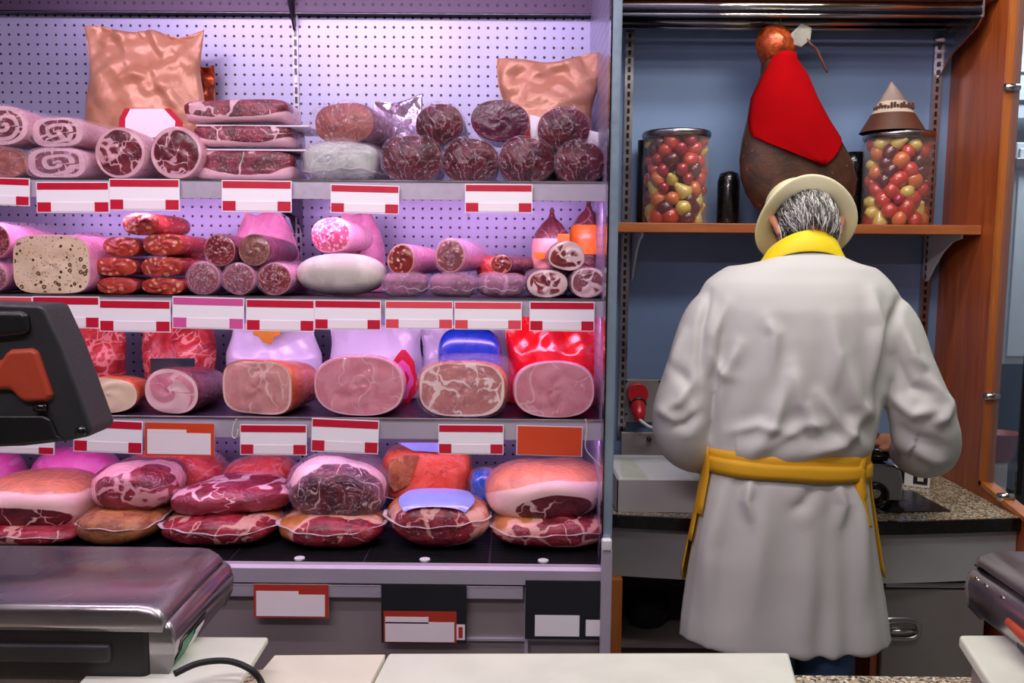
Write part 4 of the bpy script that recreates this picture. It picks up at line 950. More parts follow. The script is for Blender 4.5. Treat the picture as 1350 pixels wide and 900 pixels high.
def patch(e, name, poly, Y, mat, th=.003, y=None, bev=.001):
    """small flat label on a product: pixel polygon at depth Y, in the product's frame"""
    l = [P(x, yy, Y)-e.location for x, yy in poly]
    return fixn(MB().prism([(p.x, p.z) for p in l], Y-e.location.y-th, Y-e.location.y, 'y').build(name, mat, e, bev=bev))

z1, z2, z3 = SH[0][0], SH[1][0], SH[2][0]; z4 = TZ-.002
# ---------------- top shelf
G = 'rolled pancetta on the top shelf'
Yf = 2.185
loaf('pancetta_roll', 'spiral pancetta roll at the far left end of the top shelf, upper one', 'pancetta', G, (-30, 139, 40, 192), Yf, .28, 'fatty_casing', 'pancetta_face', n=2.3, yaw=-6, wrap='film')
loaf('meat_roll', 'brownish wrapped meat roll, lowest at the far left of the top shelf', 'cured meat', G, (-40, 193, 33, 231), Yf, .24, 'brown_pack', 'brown_roll', n=2.4, base=z1, wrap='film')
loaf('pancetta_roll', 'flat pancetta roll resting on another at the left of the top shelf', 'pancetta', G, (38, 154, 114, 194), Yf, .26, 'fatty_casing', 'pancetta_face', n=3, yaw=-9, roll=-1, wrap='film')
loaf('pancetta_roll', 'flat wrapped pancetta roll lying under another at the left of the top shelf', 'pancetta', G, (30, 194, 118, 232), Yf, .26, 'fatty_casing', 'pancetta_face', n=3, yaw=-9, base=z1, wrap='film_dense')
loaf('pancetta_roll', 'round marbled pancetta roll, left of the two before the big tan bag', 'pancetta', G, (122, 167, 194, 234), Yf-.01, .27, 'fatty_casing', 'pancetta_marbled', n=2, yaw=-5, base=z1, irr=.02)
loaf('pancetta_roll', 'round marbled pancetta roll, right of the two before the big tan bag', 'pancetta', G, (196, 166, 268, 234), Yf-.01, .27, 'fatty_casing', 'pancetta_marbled', n=2, yaw=-5, base=z1, irr=.03)
e = bag('meat_bag', 'big crumpled tan paper bag with red and white label, top shelf left', 'bag', 'tan paper bags of meat', (113, 42, 268, 234), 2.58, .16, 'tan_paper', base=z1, topn=.05, crease=.016, roll=1, shape=([0, .3, .6, .75, 1], [.9, .98, 1.0, .96, .98]), bulge_top=.35)
bag('meat_bag', 'dark copper side of a second bag peeking behind the big tan bag', 'bag', 'tan paper bags of meat', (236, 82, 284, 234), 2.64, .08, 'foil', base=z1, topn=.06, crease=.018)
hexa = lambda x0, y0, x1, y1, k: [(x0, y0+k), (x0+k*.5, y0), (x1-k*1.2, y0-1), (x1, y0+k*1.2), (x1-1, y1), (x0, y1)]
patch(e, 'label', hexa(156, 143, 240, 182, 14), 2.488, 'label_red'); patch(e, 'label_field', hexa(164, 143.5, 230, 181, 13), 2.484, 'ticket_white')
bag_e = bag('meat_bag', 'smaller crumpled tan paper bag at the right end of the top shelf', 'bag', 'tan paper bags of meat', (661, 78, 795, 236), 2.44, .13, 'tan_paper', base=z1, topn=.045, crease=.017, roll=-2, shape=([0, .35, .6, .8, 1], [.78, .84, .86, .97, 1.0]), bulge_top=.4)
patch(bag_e, 'label', [(690, 150), (697, 150), (702, 185), (690, 185)], 2.365, 'label_red'); patch(bag_e, 'label_field', [(702, 150), (795, 178), (795, 230), (702, 230)], 2.368, 'label_white')
G = 'smoked bacon slabs stacked on the top shelf'
def slab_m(lab, box, base=None, roll=0, slope=0):
    return blob('bacon_slab', lab, 'bacon', G, box, 2.29, .20, 'slab', n=6, base=base, amp=.025, roll=roll, cut=(0.0, .74, .60, .60), wrap=None, fr=2.5, slope=slope)
slab_m('smoked bacon slab, topmost of the three in the stack', (256, 138, 391, 168), roll=-1.5)
slab_m('smoked bacon slab, middle one of the stack of three', (269, 170, 396, 199), roll=-.5)
slab_m('smoked bacon slab, lowest one of the stack of three', (268, 202, 398, 234), base=z1)
for y in (169.5, 200.5):
    c = P(335, y, 2.25); tag(MB().box((c.x-.13, 2.20, c.z-.002), (c.x+.15, 2.38, c.z+.002)).build('tray_sheet', 'sleeve_film', bev=.001), 'thin clear sheet between the %s bacon slabs' % ('upper' if y < 180 else 'lower'), 'sheet', 'sheets between bacon slabs')
G = 'wrapped beef pieces on the top shelf'
loaf('meat_roll', 'brownish wrapped roll lying on the greenish silver pack', 'cured meat', G, (411, 135, 497, 189), 2.23, .22, 'purple_wrap', 'brown_roll', n=2.6, yaw=-14, wrap='film', bulge=.02)
blob('silver_pack', 'greenish silver foil pack on the top shelf under the brownish roll', 'pack', None, (402, 187, 503, 236), 2.26, .16, 'silver_pack', n=3.2, base=z1, amp=.06, wrap='film', seam=.25)
bag('foil_pack', 'crinkled silvery foil pack behind the dark red beef pieces', 'pack', None, (494, 130, 556, 234), 2.42, .10, 'foil_silver', base=z1, topn=.07, crease=.02)
for box, lab, yw in [((547, 136, 610, 191), 'dark red beef piece lying on two others beside the silvery foil pack', -4),
                     ((503, 178, 582, 237), 'wrapped dark red beef piece, first from the left in the bottom row, top shelf', -2),
                     ((583, 182, 657, 239), 'wrapped dark red beef piece, second from the left in the bottom row, top shelf', -2),
                     ((658, 181, 730, 240), 'wrapped dark red beef piece, third from the left in the bottom row, top shelf', 3),
                     ((732, 186, 797, 241), 'wrapped dark red beef piece at the right end of the bottom row, top shelf', 3),
                     ((708, 141, 777, 198), 'wrapped beef piece lying on the right pair of beef pieces before the tan bag', 0)]:
    bs = z1 if box[3] > 230 else None
    loaf('beef_piece', lab, 'cured beef', G, box, 2.20, .22, 'dark_casing', 'bresaola', n=2.3, base=bs, yaw=yw, irr=.05, bulge=.022, wrap='film', taper=.8)
loaf('beef_piece', 'smooth purple beef piece with a flat cut face, second row of the top shelf', 'cured beef', G, (619, 131, 697, 186), 2.20, .2, 'dark_casing', 'bresaola_purple', n=2.1, bulge=.006, roll=3, irr=.02)

# ---------------- second shelf
G = 'sausages and salami on the second shelf'
loaf('salami', 'pink wrapped salami at the far left of the second shelf, upper', 'salami', G, (-48, 292, 15, 342), 2.20, .25, 'pink_casing', 'salami_fine', wrap='film', yaw=-4)
loaf('salami', 'pink wrapped salami at the far left of the second shelf, lower', 'salami', G, (-45, 343, 12, 390), 2.19, .25, 'pink_casing', 'salami_fine', base=z2, wrap='film_dense', yaw=-4)
loaf('mortadella', 'big pale olive mortadella block with green and brown specks', 'mortadella', None, (14, 309, 121, 388), 2.175, .32, 'pink_casing', 'mortadella', n=4.2, base=z2, irr=.012, bulge=.002, yaw=-4, edge=.975, taper=.97)
G = 'red sausages in two stacks'
for box, lab, bs in [((160, 280, 211, 310), 'short red sausage topmost on the two stacks', None),
                     ((134, 312, 184, 338), 'red sausage, third layer of the left stack', None), ((187, 308, 242, 337), 'red sausage, third layer of the right stack', None),
                     ((122, 339, 181, 364), 'red sausage, second layer of the left stack', None), ((184, 338, 242, 365), 'red sausage, second layer of the right stack', None),
                     ((126, 365, 181, 389), 'red sausage, lowest layer of the left stack', z2), ((183, 366, 244, 389), 'red sausage, lowest layer of the right stack', z2)]:
    loaf('sausage', lab, 'sausage', G, box, 2.20, .20, 'chorizo_skin', 'chorizo', n=2.7, base=bs, irr=.05, bulge=.006, yaw=rnd.uniform(-9, -2), wrap=None, taper=.9)
blob('sausage_pack', 'red sausage pack with a white label behind the stacks', 'pack', None, (222, 311, 268, 343), 2.36, .16, 'chorizo_skin', n=3, amp=.04, wrap='film', slope=-.1)
blob('pink_pack', 'pink wrapped piece behind the mortadella block', 'pack', None, (92, 308, 150, 390), 2.46, .12, 'pink_casing', n=3, base=z2, amp=.05, wrap='film')
G = 'salami ends on the second shelf'
bag('salami_bag', 'pink wrapped bag behind the dark and grey salami', 'bag', None, (303, 281, 398, 390), 2.46, .14, 'pink_casing', base=z2, topn=.08, crease=.014, shape=([0, .5, .8, 1], [1, .95, .7, .5]))
for box, lab, f, w_, bs in [((267, 308, 312, 351), 'dark red salami end, left of the upper pair', 'salami_fine', None, None), ((313, 308, 357, 351), 'greyish brown salami end, right of the upper pair', 'salami_grey', None, None),
                        ((246, 345, 291, 389), 'wrapped salami end, left of the lower three', 'salami_fine', 'film_dense', z2), ((293, 346, 337, 389), 'wrapped salami end, middle of the lower three', 'salami_fine', 'film_dense', z2), ((339, 346, 386, 389), 'wrapped salami end, right of the lower three beside the white salami', 'salami_fine', 'film', z2)]:
    loaf('salami', lab, 'salami', G, box, 2.19, .24, 'dark_casing' if w_ is None else 'pink_casing', f, base=bs, wrap=w_, yaw=-6, irr=.015, n=2)
loaf('salami', 'bright pink fine-grained salami above the white oval one', 'salami', G, (411, 286, 467, 333), 2.24, .2, 'salami_pink', 'salami_pink', n=2.3, yaw=-12, bulge=.012, roll=-8)
bag('wrapped_salami', 'pale pink standing salami with a red and white label', 'salami', None, (430, 280, 512, 390), 2.47, .12, 'pink_casing', base=z2, topn=.03, crease=.008, shape=([0, .5, .8, 1], [1, .9, .7, .45]))
e = bpy.data.objects[-1] if False else [o for o in COL.objects if o.name.startswith('wrapped_salami')][-1]
patch(e, 'label', [(456, 328), (472, 314), (484, 322), (474, 334)], 2.40, 'label_red'); patch(e, 'label', [(466, 298), (476, 300), (476, 314), (464, 316)], 2.40, 'label_white')
blob('white_salami', 'big oval white-skinned salami on the second shelf', 'salami', None, (392, 334, 510, 391), 2.24, .13, 'white_salami', n=2.25, base=z2, amp=.01)
loaf('salami', 'coarse dark salami pointing out of a pink sleeve, left of three', 'salami', G, (509, 321, 549, 364), 2.20, .26, 'pink_casing', 'salami_dark', yaw=-18, n=2, irr=.03)
loaf('salami', 'tall wrapped salami end in the middle of three over the clear packs', 'salami', G, (573, 314, 614, 360), 2.20, .26, 'pink_casing', 'salami_dark', yaw=-14, n=2, wrap='film_dense')
loaf('salami', 'small coarse salami end, right of three over the clear packs', 'salami', G, (645, 335, 676, 361), 2.22, .26, 'dark_casing', 'salami_dark', yaw=-20, n=2)
for box, lab in [((506, 360, 564, 392), 'clear-wrapped salami pack lying at the front, left of three'), ((568, 360, 628, 392), 'clear-wrapped salami pack lying at the front, middle of three'), ((630, 360, 692, 392), 'clear-wrapped salami pack lying at the front, right of three')]:
    blob('salami_pack', lab, 'pack', 'clear salami packs', box, 2.21, .10, 'purple_wrap', n=3, base=z2, amp=.07, wrap='film_dense', seam=.35, fr=4)
blob('red_sausage_pack', 'red pack lying behind the small coarse salami', 'pack', None, (628, 336, 694, 372), 2.40, .10, 'red_pack', n=3, amp=.05)
def standing(lab, box, Y, band, b0, b1):
    cx, w_, h, z0 = frame_of(box, Y, z2); e = empty('standing_coppa', (cx, Y, z2), lab, 'cured meat', 'netted cured meats standing at the back')
    pr = [(.40, 0), (.48, .1), (.5, .35), (.5, .6), (.44, .74), (.26, .86), (.10, .93), (.05, 1)]
    def rr(z): return float(np.interp(z, [b for a, b in pr], [a for a, b in pr]))*w_
    zz = np.linspace(0.001, 1, 30); vs, fs = lathe([(rr(z), z*h) for z in zz], 40)
    t_ = np.arctan2(vs[:, 1], vs[:, 0]); vs = vs*(1+np.stack([.05*np.sin(t_*9)*np.clip(vs[:, 2]/h*3-1.6, 0, 1)]*2+[0*t_], -1)); mk('body', vs, fs, 'coppa_net', e, attrs={'rad': np.full(len(vs), .5)})
    vs, fs = lathe([(rr(z)+.0025, z*h) for z in np.linspace(b0, b1, 8)], 40, False, False); mk('paper_band', vs, fs, band, e)
    mk('string_knot', *lathe([(.004, h-.004), (.007, h+.003), (.005, h+.01), (.001, h+.014)], 12), 'cone_brown', e)
    return e
standing('netted cured meat standing at the back, pink and orange band', (702, 280, 752, 392), 2.40, 'pink_band', .32, .68)
e_ = [o for o in COL.objects if o.name.startswith('standing_coppa')][-1]
patch(e_, 'side_band', [(735, 308), (751, 308), (751, 345), (735, 345)], 2.352, 'orange_band'); patch(e_, 'lower_band', [(704, 332), (735, 334), (735, 343), (706, 341)], 2.340, 'orange_band')
standing('netted cured meat standing at the right end, bright orange band', (750, 268, 800, 392), 2.42, 'orange_band', .44, .76)
G = 'cut coppa pieces at the right end of the second shelf'
loaf('coppa', 'cut coppa with dark red islands in white fat, upper of three', 'coppa', G, (722, 317, 772, 357), 2.19, .2, 'purple_wrap', 'coppa', n=2.2, yaw=4, irr=.06)
loaf('coppa', 'cut coppa, lower left of three at the right end', 'coppa', G, (693, 355, 749, 392), 2.19, .2, 'purple_wrap', 'coppa', n=2.2, base=z2, yaw=4, irr=.06, wrap='film')
loaf('coppa', 'wrapped cut coppa, lower right of three at the right end', 'coppa', G, (751, 352, 798, 392), 2.19, .2, 'purple_wrap', 'coppa', n=2.2, base=z2, yaw=4, irr=.06, wrap='film_dense')

# ---------------- third shelf
e = bag('marbled_pack', 'red marbled meat pack with a dark label, beside the scale display', 'pack', 'tall red marbled packs', (70, 425, 166, 550), 2.46, .13, 'red_marbled_pack', base=z3, topn=.03, crease=.012)
patch(e, 'label', [(70, 474), (118, 470), (124, 492), (116, 497), (70, 500)], 2.365, 'dark_label')
e = bag('marbled_pack', 'red marbled meat pack with a dark label behind the rolled ham', 'pack', 'tall red marbled packs', (190, 425, 284, 550), 2.46, .13, 'red_marbled_pack', base=z3, topn=.03, crease=.012)
patch(e, 'label', [(198, 472), (257, 472), (258, 492), (240, 496), (200, 500)], 2.362, 'dark_label')
e = bag('white_bag', 'white bag with a golden flap behind the square ham', 'bag', 'bags behind the hams', (299, 425, 424, 550), 2.48, .12, 'white_bag', base=z3, topn=.03, crease=.008, shape=([0, .6, 1], [1, .98, .84]))
patch(e, 'flap', [(335, 428), (372, 428), (370, 442), (362, 444), (358, 453), (348, 452), (342, 444), (334, 441)], 2.40, 'gold_flap')
e = bag('white_bag', 'plain white bag with a red flower print behind the largest ham', 'bag', 'bags behind the hams', (436, 428, 556, 550), 2.48, .12, 'white_bag', base=z3, topn=.02, crease=.008)
SEEDN = 5
for k, (r_, m_) in enumerate(((1.0, 'label_red'), (.66, 'label_pink'), (.36, 'label_red'), (.15, 'ticket_white'))):
    cx_, cy_ = 532, 500; patch(e, 'flower_print', [(cx_+19*r_*(1+.12*math.sin(5*a_+k))*math.cos(a_), cy_+36*r_*(1+.12*math.cos(4*a_+k))*math.sin(a_)) for a_ in np.linspace(0, 2*math.pi, 22, endpoint=False)], 2.398-.001*k, m_)
e = bag('white_bag', 'white bag with a blue pouch in front behind the marbled ham', 'bag', 'bags behind the hams', (556, 428, 684, 550), 2.50, .08, 'white_bag', base=z3, topn=.02, crease=.01)
blob('blue_pouch', 'glossy dark blue pouch behind the marbled ham', 'pouch', None, (578, 432, 662, 550), 2.40, .10, 'blue_bag', n=3.6, base=z3, amp=.02, fr=3)
bag('red_bag', 'glossy bright red bag behind the rightmost ham, third shelf', 'bag', None, (668, 408, 800, 550), 2.42, .13, 'red_bag', base=z3, topn=.03, crease=.014)
G = 'cut cooked hams in a row on the third shelf'
Yh = 2.185
loaf('cooked_ham', 'pale beige turkey ham, leftmost of the cut hams', 'ham', G, (96, 497, 182, 549), Yh, .16, 'ham_rind', 'turkey', n=2.4, base=z3, irr=.02, yaw=2)
loaf('cooked_ham', 'round rolled ham with dark rind, second of the cut hams', 'ham', G, (186, 485, 266, 549), Yh, .2, 'dark_casing', 'ham_rolled', n=2.2, base=z3, irr=.03, yaw=-10)
loaf('cooked_ham', 'square-cut cooked ham with orange rind', 'ham', G, (287, 475, 392, 551), Yh, .2, 'ham_rind', 'ham_cooked', n=3.6, base=z3, irr=.03, yaw=-14, bulge=.004)
loaf('cooked_ham', 'largest smooth pink cooked ham in the middle of the row', 'ham', G, (413, 468, 534, 553), Yh-.01, .2, 'pink_casing', 'ham_pink', n=2.5, base=z3, irr=.02, yaw=2)
loaf('cooked_ham', 'wide cooked ham with white fat marbling', 'ham', G, (550, 476, 668, 553), Yh-.01, .2, 'ham_rind', 'ham_marbled', n=3, base=z3, irr=.02, yaw=-6, wrap='film')
loaf('cooked_ham', 'rightmost pink cooked ham before the bright red bag', 'ham', G, (676, 476, 785, 552), Yh-.01, .2, 'pink_casing', 'ham_pink', n=2.6, base=z3, irr=.03, yaw=0)

# ---------------- bottom tray
G = 'packs at the back of the bottom tray'
blob('pink_pack', 'hot pink rounded pack at the back left of the bottom tray', 'pack', G, (44, 588, 162, 690), 2.48, .16, 'hot_pink', n=2.6, amp=.02)
blob('pink_pack', 'hot pink pack at the far left edge behind the hams', 'pack', G, (-60, 588, 32, 690), 2.48, .16, 'hot_pink', n=2.6, amp=.02)
blob('red_ham_pack', 'smooth red wrapped ham behind the orange-framed card', 'ham', G, (166, 588, 302, 690), 2.48, .18, 'red_pack', n=2.8, amp=.03, wrap='film')
blob('red_ham_pack', 'bright red shiny wrapped piece behind the long flat ham', 'ham', G, (288, 597, 394, 690), 2.46, .16, 'red_pack', n=2.4, amp=.05, wrap='film', slope=.15)
e = blob('coral_ham_pack', 'coral red veined ham pack with a blue top label, back of the tray', 'ham', G, (503, 584, 623, 656), 2.42, .14, 'coral_pack', n=4, amp=.04, seam=.15, slope=.05)
patch(e, 'blue_label', [(524, 583), (602, 583), (606, 592), (580, 596), (545, 594)], 2.345, 'blue_label')
patch(e, 'golden_patch', [(514, 606), (530, 600), (552, 600), (548, 616), (538, 640), (520, 648), (510, 634)], 2.345, 'brown_pack')
blob('blue_pack', 'bright blue wrapped tip behind the rightmost raw ham', 'pack', None, (620, 618, 668, 668), 2.33, .07, 'blue_pack', n=2.4, amp=.10, fr=5, wrap='film')
G = 'raw hams in the upper row of the bottom tray'
Yu = 2.30
blob('raw_ham', 'large raw ham with dark cut face, far left of the upper row', 'ham', G, (-22, 622, 131, 694), Yu, .26, 'prosciutto', n=2.6, cut=(.0, .36, .44, .28), amp=.05, seam=.12)
blob('raw_ham', 'folded raw ham piece, second in the upper row of the tray', 'ham', G, (130, 606, 242, 668), Yu, .24, 'shank', n=2.3, cut=(.0, .52, .46, .46), amp=.10, lobes=.3, wrap=None)
blob('raw_ham', 'long flat marbled pink ham, third in the upper row', 'ham', G, (236, 628, 388, 674), Yu, .24, 'flat_meat', n=2.6, amp=.10, fr=4, slope=.03)
blob('raw_ham', 'dark dry raw ham with an open crevice, middle of the upper row', 'ham', G, (385, 599, 510, 679), Yu-.01, .26, 'prosciutto_dark', n=2.3, cut=(.02, .44, .52, .48), amp=.08, lobes=.12, wrap='film')
blob('raw_ham', 'raw ham with orange skin, white fat and dark oval cut, rightmost of the upper row', 'ham', G, (640, 606, 801, 680), Yu-.01, .26, 'prosciutto', n=2.5, cut=(.05, .36, .33, .26), amp=.06, slope=-.02, roll=-3)
G = 'vacuum packed hams in the lower row of the bottom tray'
Yl = 2.24
for box, mat, lab, s_ in [((-30, 682, 122, 729), 'raw_marbled', 'vacuum-packed ham lowest at the far left of the tray', .62),
                      ((114, 664, 219, 727), 'brown_pack', 'brown-sleeved vacuum ham in the lower row', .62),
                      ((220, 669, 374, 730), 'raw_marbled', 'wide vacuum-packed marbled ham under the long flat ham', .60),
                      ((372, 668, 510, 728), 'raw_marbled', 'vacuum-packed marbled ham under the dark dry ham', .60),
                      ((510, 650, 646, 728), 'raw_marbled', 'tall vacuum-packed marbled ham with a blue paper label on top', .58),
                      ((647, 670, 801, 728), 'raw_marbled', 'vacuum-packed marbled ham at the right end of the tray', .58)]:
    e = blob('vacuum_ham', lab, 'ham', G, box, Yl, .24, mat, n=2.5, base=z4, cut=(.02, .52, .50, .50), amp=.06, seam=s_, fr=4, lobes=.30)
    if 'blue paper' in lab:
        cx, w_, h, z0 = frame_of(box, Yl, z4); V = []; Fs = []
        for i in range(9):
            for j in range(14):
                u = -1+2*j/13; v_ = i/8
                x = u*w_*.36*(1-.35*v_*0+.0)*(.6+.4*math.sin(math.pi*(.15+.7*v_))); y = -.10+.10*v_; 
                zz_ = h*.5*(max(0, 1-abs(x/(w_/2))**2.5-abs(y/.12)**2.5))**(1/2.5)+h*.5+.014
                V.append((x, y, zz_))
        Fs = [(i*14+j, i*14+j+1, (i+1)*14+j+1, (i+1)*14+j) for i in range(8) for j in range(13)]
        mk('blue_label', V, Fs, 'blue_label', e)

# tie strings on the bottom rail
for pts, lab in (([(312, 552), (308, 560), (306, 574), (311, 577), (314, 566)], 'thin pale tie string on the bottom rail left of the square ham label'), ([(772, 552), (774, 566), (772, 590), (784, 606), (796, 618)], 'thin white tie string hanging at the right end of the bottom rail')):
    tag(mk('tie_string', *tube(spline([P(x, y, YS-.018) for x, y in pts], 5), .0013, 6), 'cream_paper'), lab, 'string')
# ================================================================ butcher
plain('coat_cloth', 'cccbc6', .62, 0, .02, 4, .12, 400, .0006)
plain('apron_cloth', 'e2a818', .7, 0, .04, 10, .3, 260, .001); plain('collar_cloth', 'f4d60c', .6, 0, .03, 12, .2, 260, .0008)
plain('skin', 'd08a6c', .5, 0, .08, 20, .2, 90, .001); plain('jeans', '2c4668', .8, 0, .2, 30, .4, 300, .001); plain('shoe', '1a1a1c', .5, 0, .2, 20, .1, 60, .001)
plain('mask_white', 'eceef0', .7, 0, .03, 20, .1, 100, .001)
t = NT('hat_straw'); v = t.co(); wv = t.n('ShaderNodeTexWave', {'Vector': v, 'Scale': 120, 'Distortion': 1}); n = t.noise(v, 6, 2)
t.set(col=t.mix(t.ss(n.outputs[0], .3, .7), C('e8dfae'), C('f0e9c4')), rough=.65, nrm=t.bump(wv.outputs['Fac'], .15, .001)); M['hat_straw'] = t.m
t = NT('hair'); at_ = t.n('ShaderNodeAttribute', attribute_name='rad').outputs['Fac']
r_ = t.n('ShaderNodeValToRGB', {0: at_}); cr = r_.color_ramp; cr.elements[0].color = C('1c1613'); cr.elements[1].color = C('cfccc6'); k_ = cr.elements.new(.5); k_.color = C('3c342e'); k_ = cr.elements.new(.62); k_.color = C('8c8880')
t.set(col=r_.outputs[0], rough=.35, spec=.6); M['hair'] = t.m
bo = P(1058, 860, 2.32)
man = empty('person', (bo.x, 2.32, 0), 'person seen from behind in white coat, yellow apron and cream hat at the counter', 'person')
LM = np.array([-bo.x, -2.32, 0.0])
def W(x, y, Y): p = P(x, y, Y); return np.array(p)
def ell(c, rx, ry, n=40, p=2.4, z=None, rot=0):
    t_ = np.linspace(0, 2*math.pi, n, endpoint=False); cc, ss_ = np.cos(t_), np.sin(t_)
    r = (np.abs(cc/rx)**p+np.abs(ss_/ry)**p)**(-1/p)
    return np.stack([c[0]+r*cc, c[1]+r*ss_, np.full(n, c[2])], -1)
def limb(pts, rs, n=20, k=6):
    q = spline([tuple(p)+(r,) for p, r in zip(pts, rs)], k); return tube([a[:3] for a in q], [float(a[3]) for a in q], n)
def uvs(c, r, n=20, rot=None):
    ph = np.linspace(.02, math.pi-.02, 14); rings = [[(r[0]*math.sin(f)*math.cos(a), r[1]*math.sin(f)*math.sin(a), -r[2]*math.cos(f)) for a in np.linspace(0, 2*math.pi, n, endpoint=False)] for f in ph]
    v, f = loft(rings)
    if rot is not None: v = v @ np.array(rot).T
    return v+np.array(c), f
def union(parts, name, vox, mat, smooth=6, parent=man, loc=LM, post=None, rough_=None):
    mb = MB()
    for v, f in parts: mb.add(v, f)
    o = fixn(mb.build('tmp', mat, None)); m = o.modifiers.new('r', 'REMESH'); m.mode = 'VOXEL'; m.voxel_size = vox
    if smooth: s = o.modifiers.new('s', 'SMOOTH'); s.iterations = smooth; s.factor = .5
    dg = bpy.context.evaluated_depsgraph_get(); ev = o.evaluated_get(dg); me = bpy.data.meshes.new_from_object(ev)
    bpy.data.objects.remove(o)
    n = len(me.vertices); co = np.empty(n*3, np.float32); me.vertices.foreach_get('co', co); co = co.reshape(-1, 3).astype(float)
    me.update(); nr = np.empty(n*3, np.float32); me.vertices.foreach_get('normal', nr); nr = nr.reshape(-1, 3).astype(float)
    if post is not None:
        co = post(co, nr); me.vertices.foreach_set('co', co.astype(np.float32).ravel())
    me.materials.clear(); me.materials.append(M[mat]); me.polygons.foreach_set('use_smooth', [True]*len(me.polygons)); me.update(); me.name = name
    r = bpy.data.objects.new(name, me); link(r, parent); r.location = loc; return r
# --- coat
YB_ = 2.32
trows = [ # py, xl, xr, centre Y, half depth
 (324, 1008, 1110, 2.375, .060), (332, 996, 1122, 2.37, .070), (341, 978, 1134, 2.36, .080), (352, 960, 1154, 2.35, .092), (362, 944, 1166, 2.345, .100), (373, 930, 1176, 2.338, .110), (388, 922, 1184, 2.332, .119), (410, 924, 1184, 2.325, .130),
 (450, 922, 1182, 2.32, .138), (500, 924, 1170, 2.31, .136), (550, 928, 1160, 2.295, .124), (585, 930, 1150, 2.28, .110), (608, 931, 1142, 2.275, .098), (630, 932, 1142, 2.27, .096), (660, 926, 1144, 2.265, .098),
 (700, 918, 1150, 2.26, .098), (750, 908, 1157, 2.255, .100), (800, 899, 1165, 2.255, .102), (840, 893, 1171, 2.25, .102), (862, 890, 1174, 2.25, .103)]
def back_z(c, y, Yc, d):
    c = np.array(c); c[2] = P(1045, y, Yc-d*.9).z; return c
rings = []
for y, xl, xr, Yc, d in trows:
    a = W(xl, y, Yc); b = W(xr, y, Yc); c = back_z((a+b)/2, y, Yc, d); r = ell(c, (b[0]-a[0])/2, d, p=2.3)
    k = max(0, (352-y)/28); r[:, 2] -= .024*k*np.abs((r[:, 0]-c[0])/((b[0]-a[0])/2))**2+.05*k*np.clip((r[:, 1]-Yc+d)/(2*d), 0, 1)
    rings.append(r)
hem = rings[-1]
# hem follows the photographed curve: higher at the left edge
for k in range(2):
    r = rings[-1-k]; u = (r[:, 0]-r[:, 0].min())/(r[:, 0].max()-r[:, 0].min()); r[:, 2] += np.where(u < .45, .016*(1-u/.45), .004*(u-.45)/.55)-.016*(1 if k == 0 else .5)
torso = loft(rings)
armL = limb([W(968, 400, 2.33), W(938, 425, 2.32), W(913, 490, 2.29), W(897, 548, 2.27), W(903, 582, 2.30), W(935, 596, 2.40), W(985, 600, 2.52)], [.066, .078, .070, .074, .070, .062, .056], 26)
armR = limb([W(1145, 400, 2.33), W(1172, 430, 2.32), W(1196, 492, 2.29), W(1216, 550, 2.28), W(1224, 590, 2.32), W(1208, 596, 2.42), W(1192, 590, 2.49)], [.066, .076, .074, .084, .078, .064, .050], 26)
foldL = [ # ridges: (pixel polyline, amplitude m, width px) : positive = raised
 ([(975, 455), (958, 490), (945, 560)], .010, 9), ([(1040, 500), (1020, 560), (985, 610)], .012, 12), ([(1046, 480), (1056, 530), (1092, 590)], .010, 11), ([(1110, 470), (1130, 530), (1150, 555)], .012, 12),
 ([(1010, 420), (1022, 440), (1018, 500)], .007, 9), ([(1098, 420), (1104, 470), (1098, 520)], .007, 10), ([(958, 400), (940, 440), (934, 500)], .009, 9), ([(1150, 385), (1158, 430), (1150, 500)], .010, 9),
 ([(938, 470), (950, 490), (975, 500)], .006, 8), ([(1080, 520), (1110, 560), (1140, 590)], .010, 9), ([(960, 570), (1000, 560), (1060, 575)], .006, 8), ([(1010, 590), (1060, 560), (1100, 560)], .006, 8),
 ([(1140, 540), (1110, 585), (1060, 600)], .010, 9), ([(990, 628), (985, 660), (992, 690)], .010, 8), ([(1105, 635), (1112, 665), (1108, 700)], .010, 8), ([(1075, 640), (1060, 665), (1040, 675)], -.006, 9),
 ([(1128, 640), (1134, 700), (1140, 800)], .012, 12), ([(955, 640), (935, 720), (925, 830)], .010, 16), ([(1060, 700), (1066, 780), (1060, 850)], .006, 22), ([(1010, 650), (998, 740), (985, 850)], .006, 18),
 # shoulder seam lines
 ([(936, 385), (926, 430), (922, 500)], -.007, 5), ([(1188, 395), (1170, 440), (1160, 510), (1158, 560)], -.010, 6),
 # sleeve folds
 ([(900, 440), (888, 480), (872, 500)], .008, 8), ([(915, 500), (895, 530), (870, 545)], .009, 8), ([(922, 545), (905, 560), (885, 562)], -.008, 7), ([(868, 540), (885, 550), (895, 560)], .007, 7), ([(885, 480), (905, 500), (920, 540)], -.006, 8),
 ([(1190, 430), (1205, 470), (1222, 490)], .010, 8), ([(1180, 470), (1200, 510), (1235, 520)], -.010, 8), ([(1175, 520), (1205, 545), (1240, 540)], .012, 9), ([(1252, 530), (1245, 550), (1228, 560)], .010, 8), ([(1176, 560), (1200, 575), (1250, 590)], -.008, 9), ([(1205, 590), (1230, 605), (1250, 610)], .008, 8), ([(1225, 500), (1240, 520), (1255, 540)], .008, 7),
]
def polydist(p, poly):
    best = np.full(len(p), 1e9); tpar = np.zeros(len(p)); n = len(poly)-1
    for i in range(n):
        a = np.array(poly[i], float); b = np.array(poly[i+1], float); ab = b-a; t_ = np.clip(((p-a) @ ab)/(ab @ ab), 0, 1)
        d = np.linalg.norm(p-(a+t_[:, None]*ab), axis=1); m = d < best; best = np.where(m, d, best); tpar = np.where(m, (i+t_)/n, tpar)
    return best, tpar
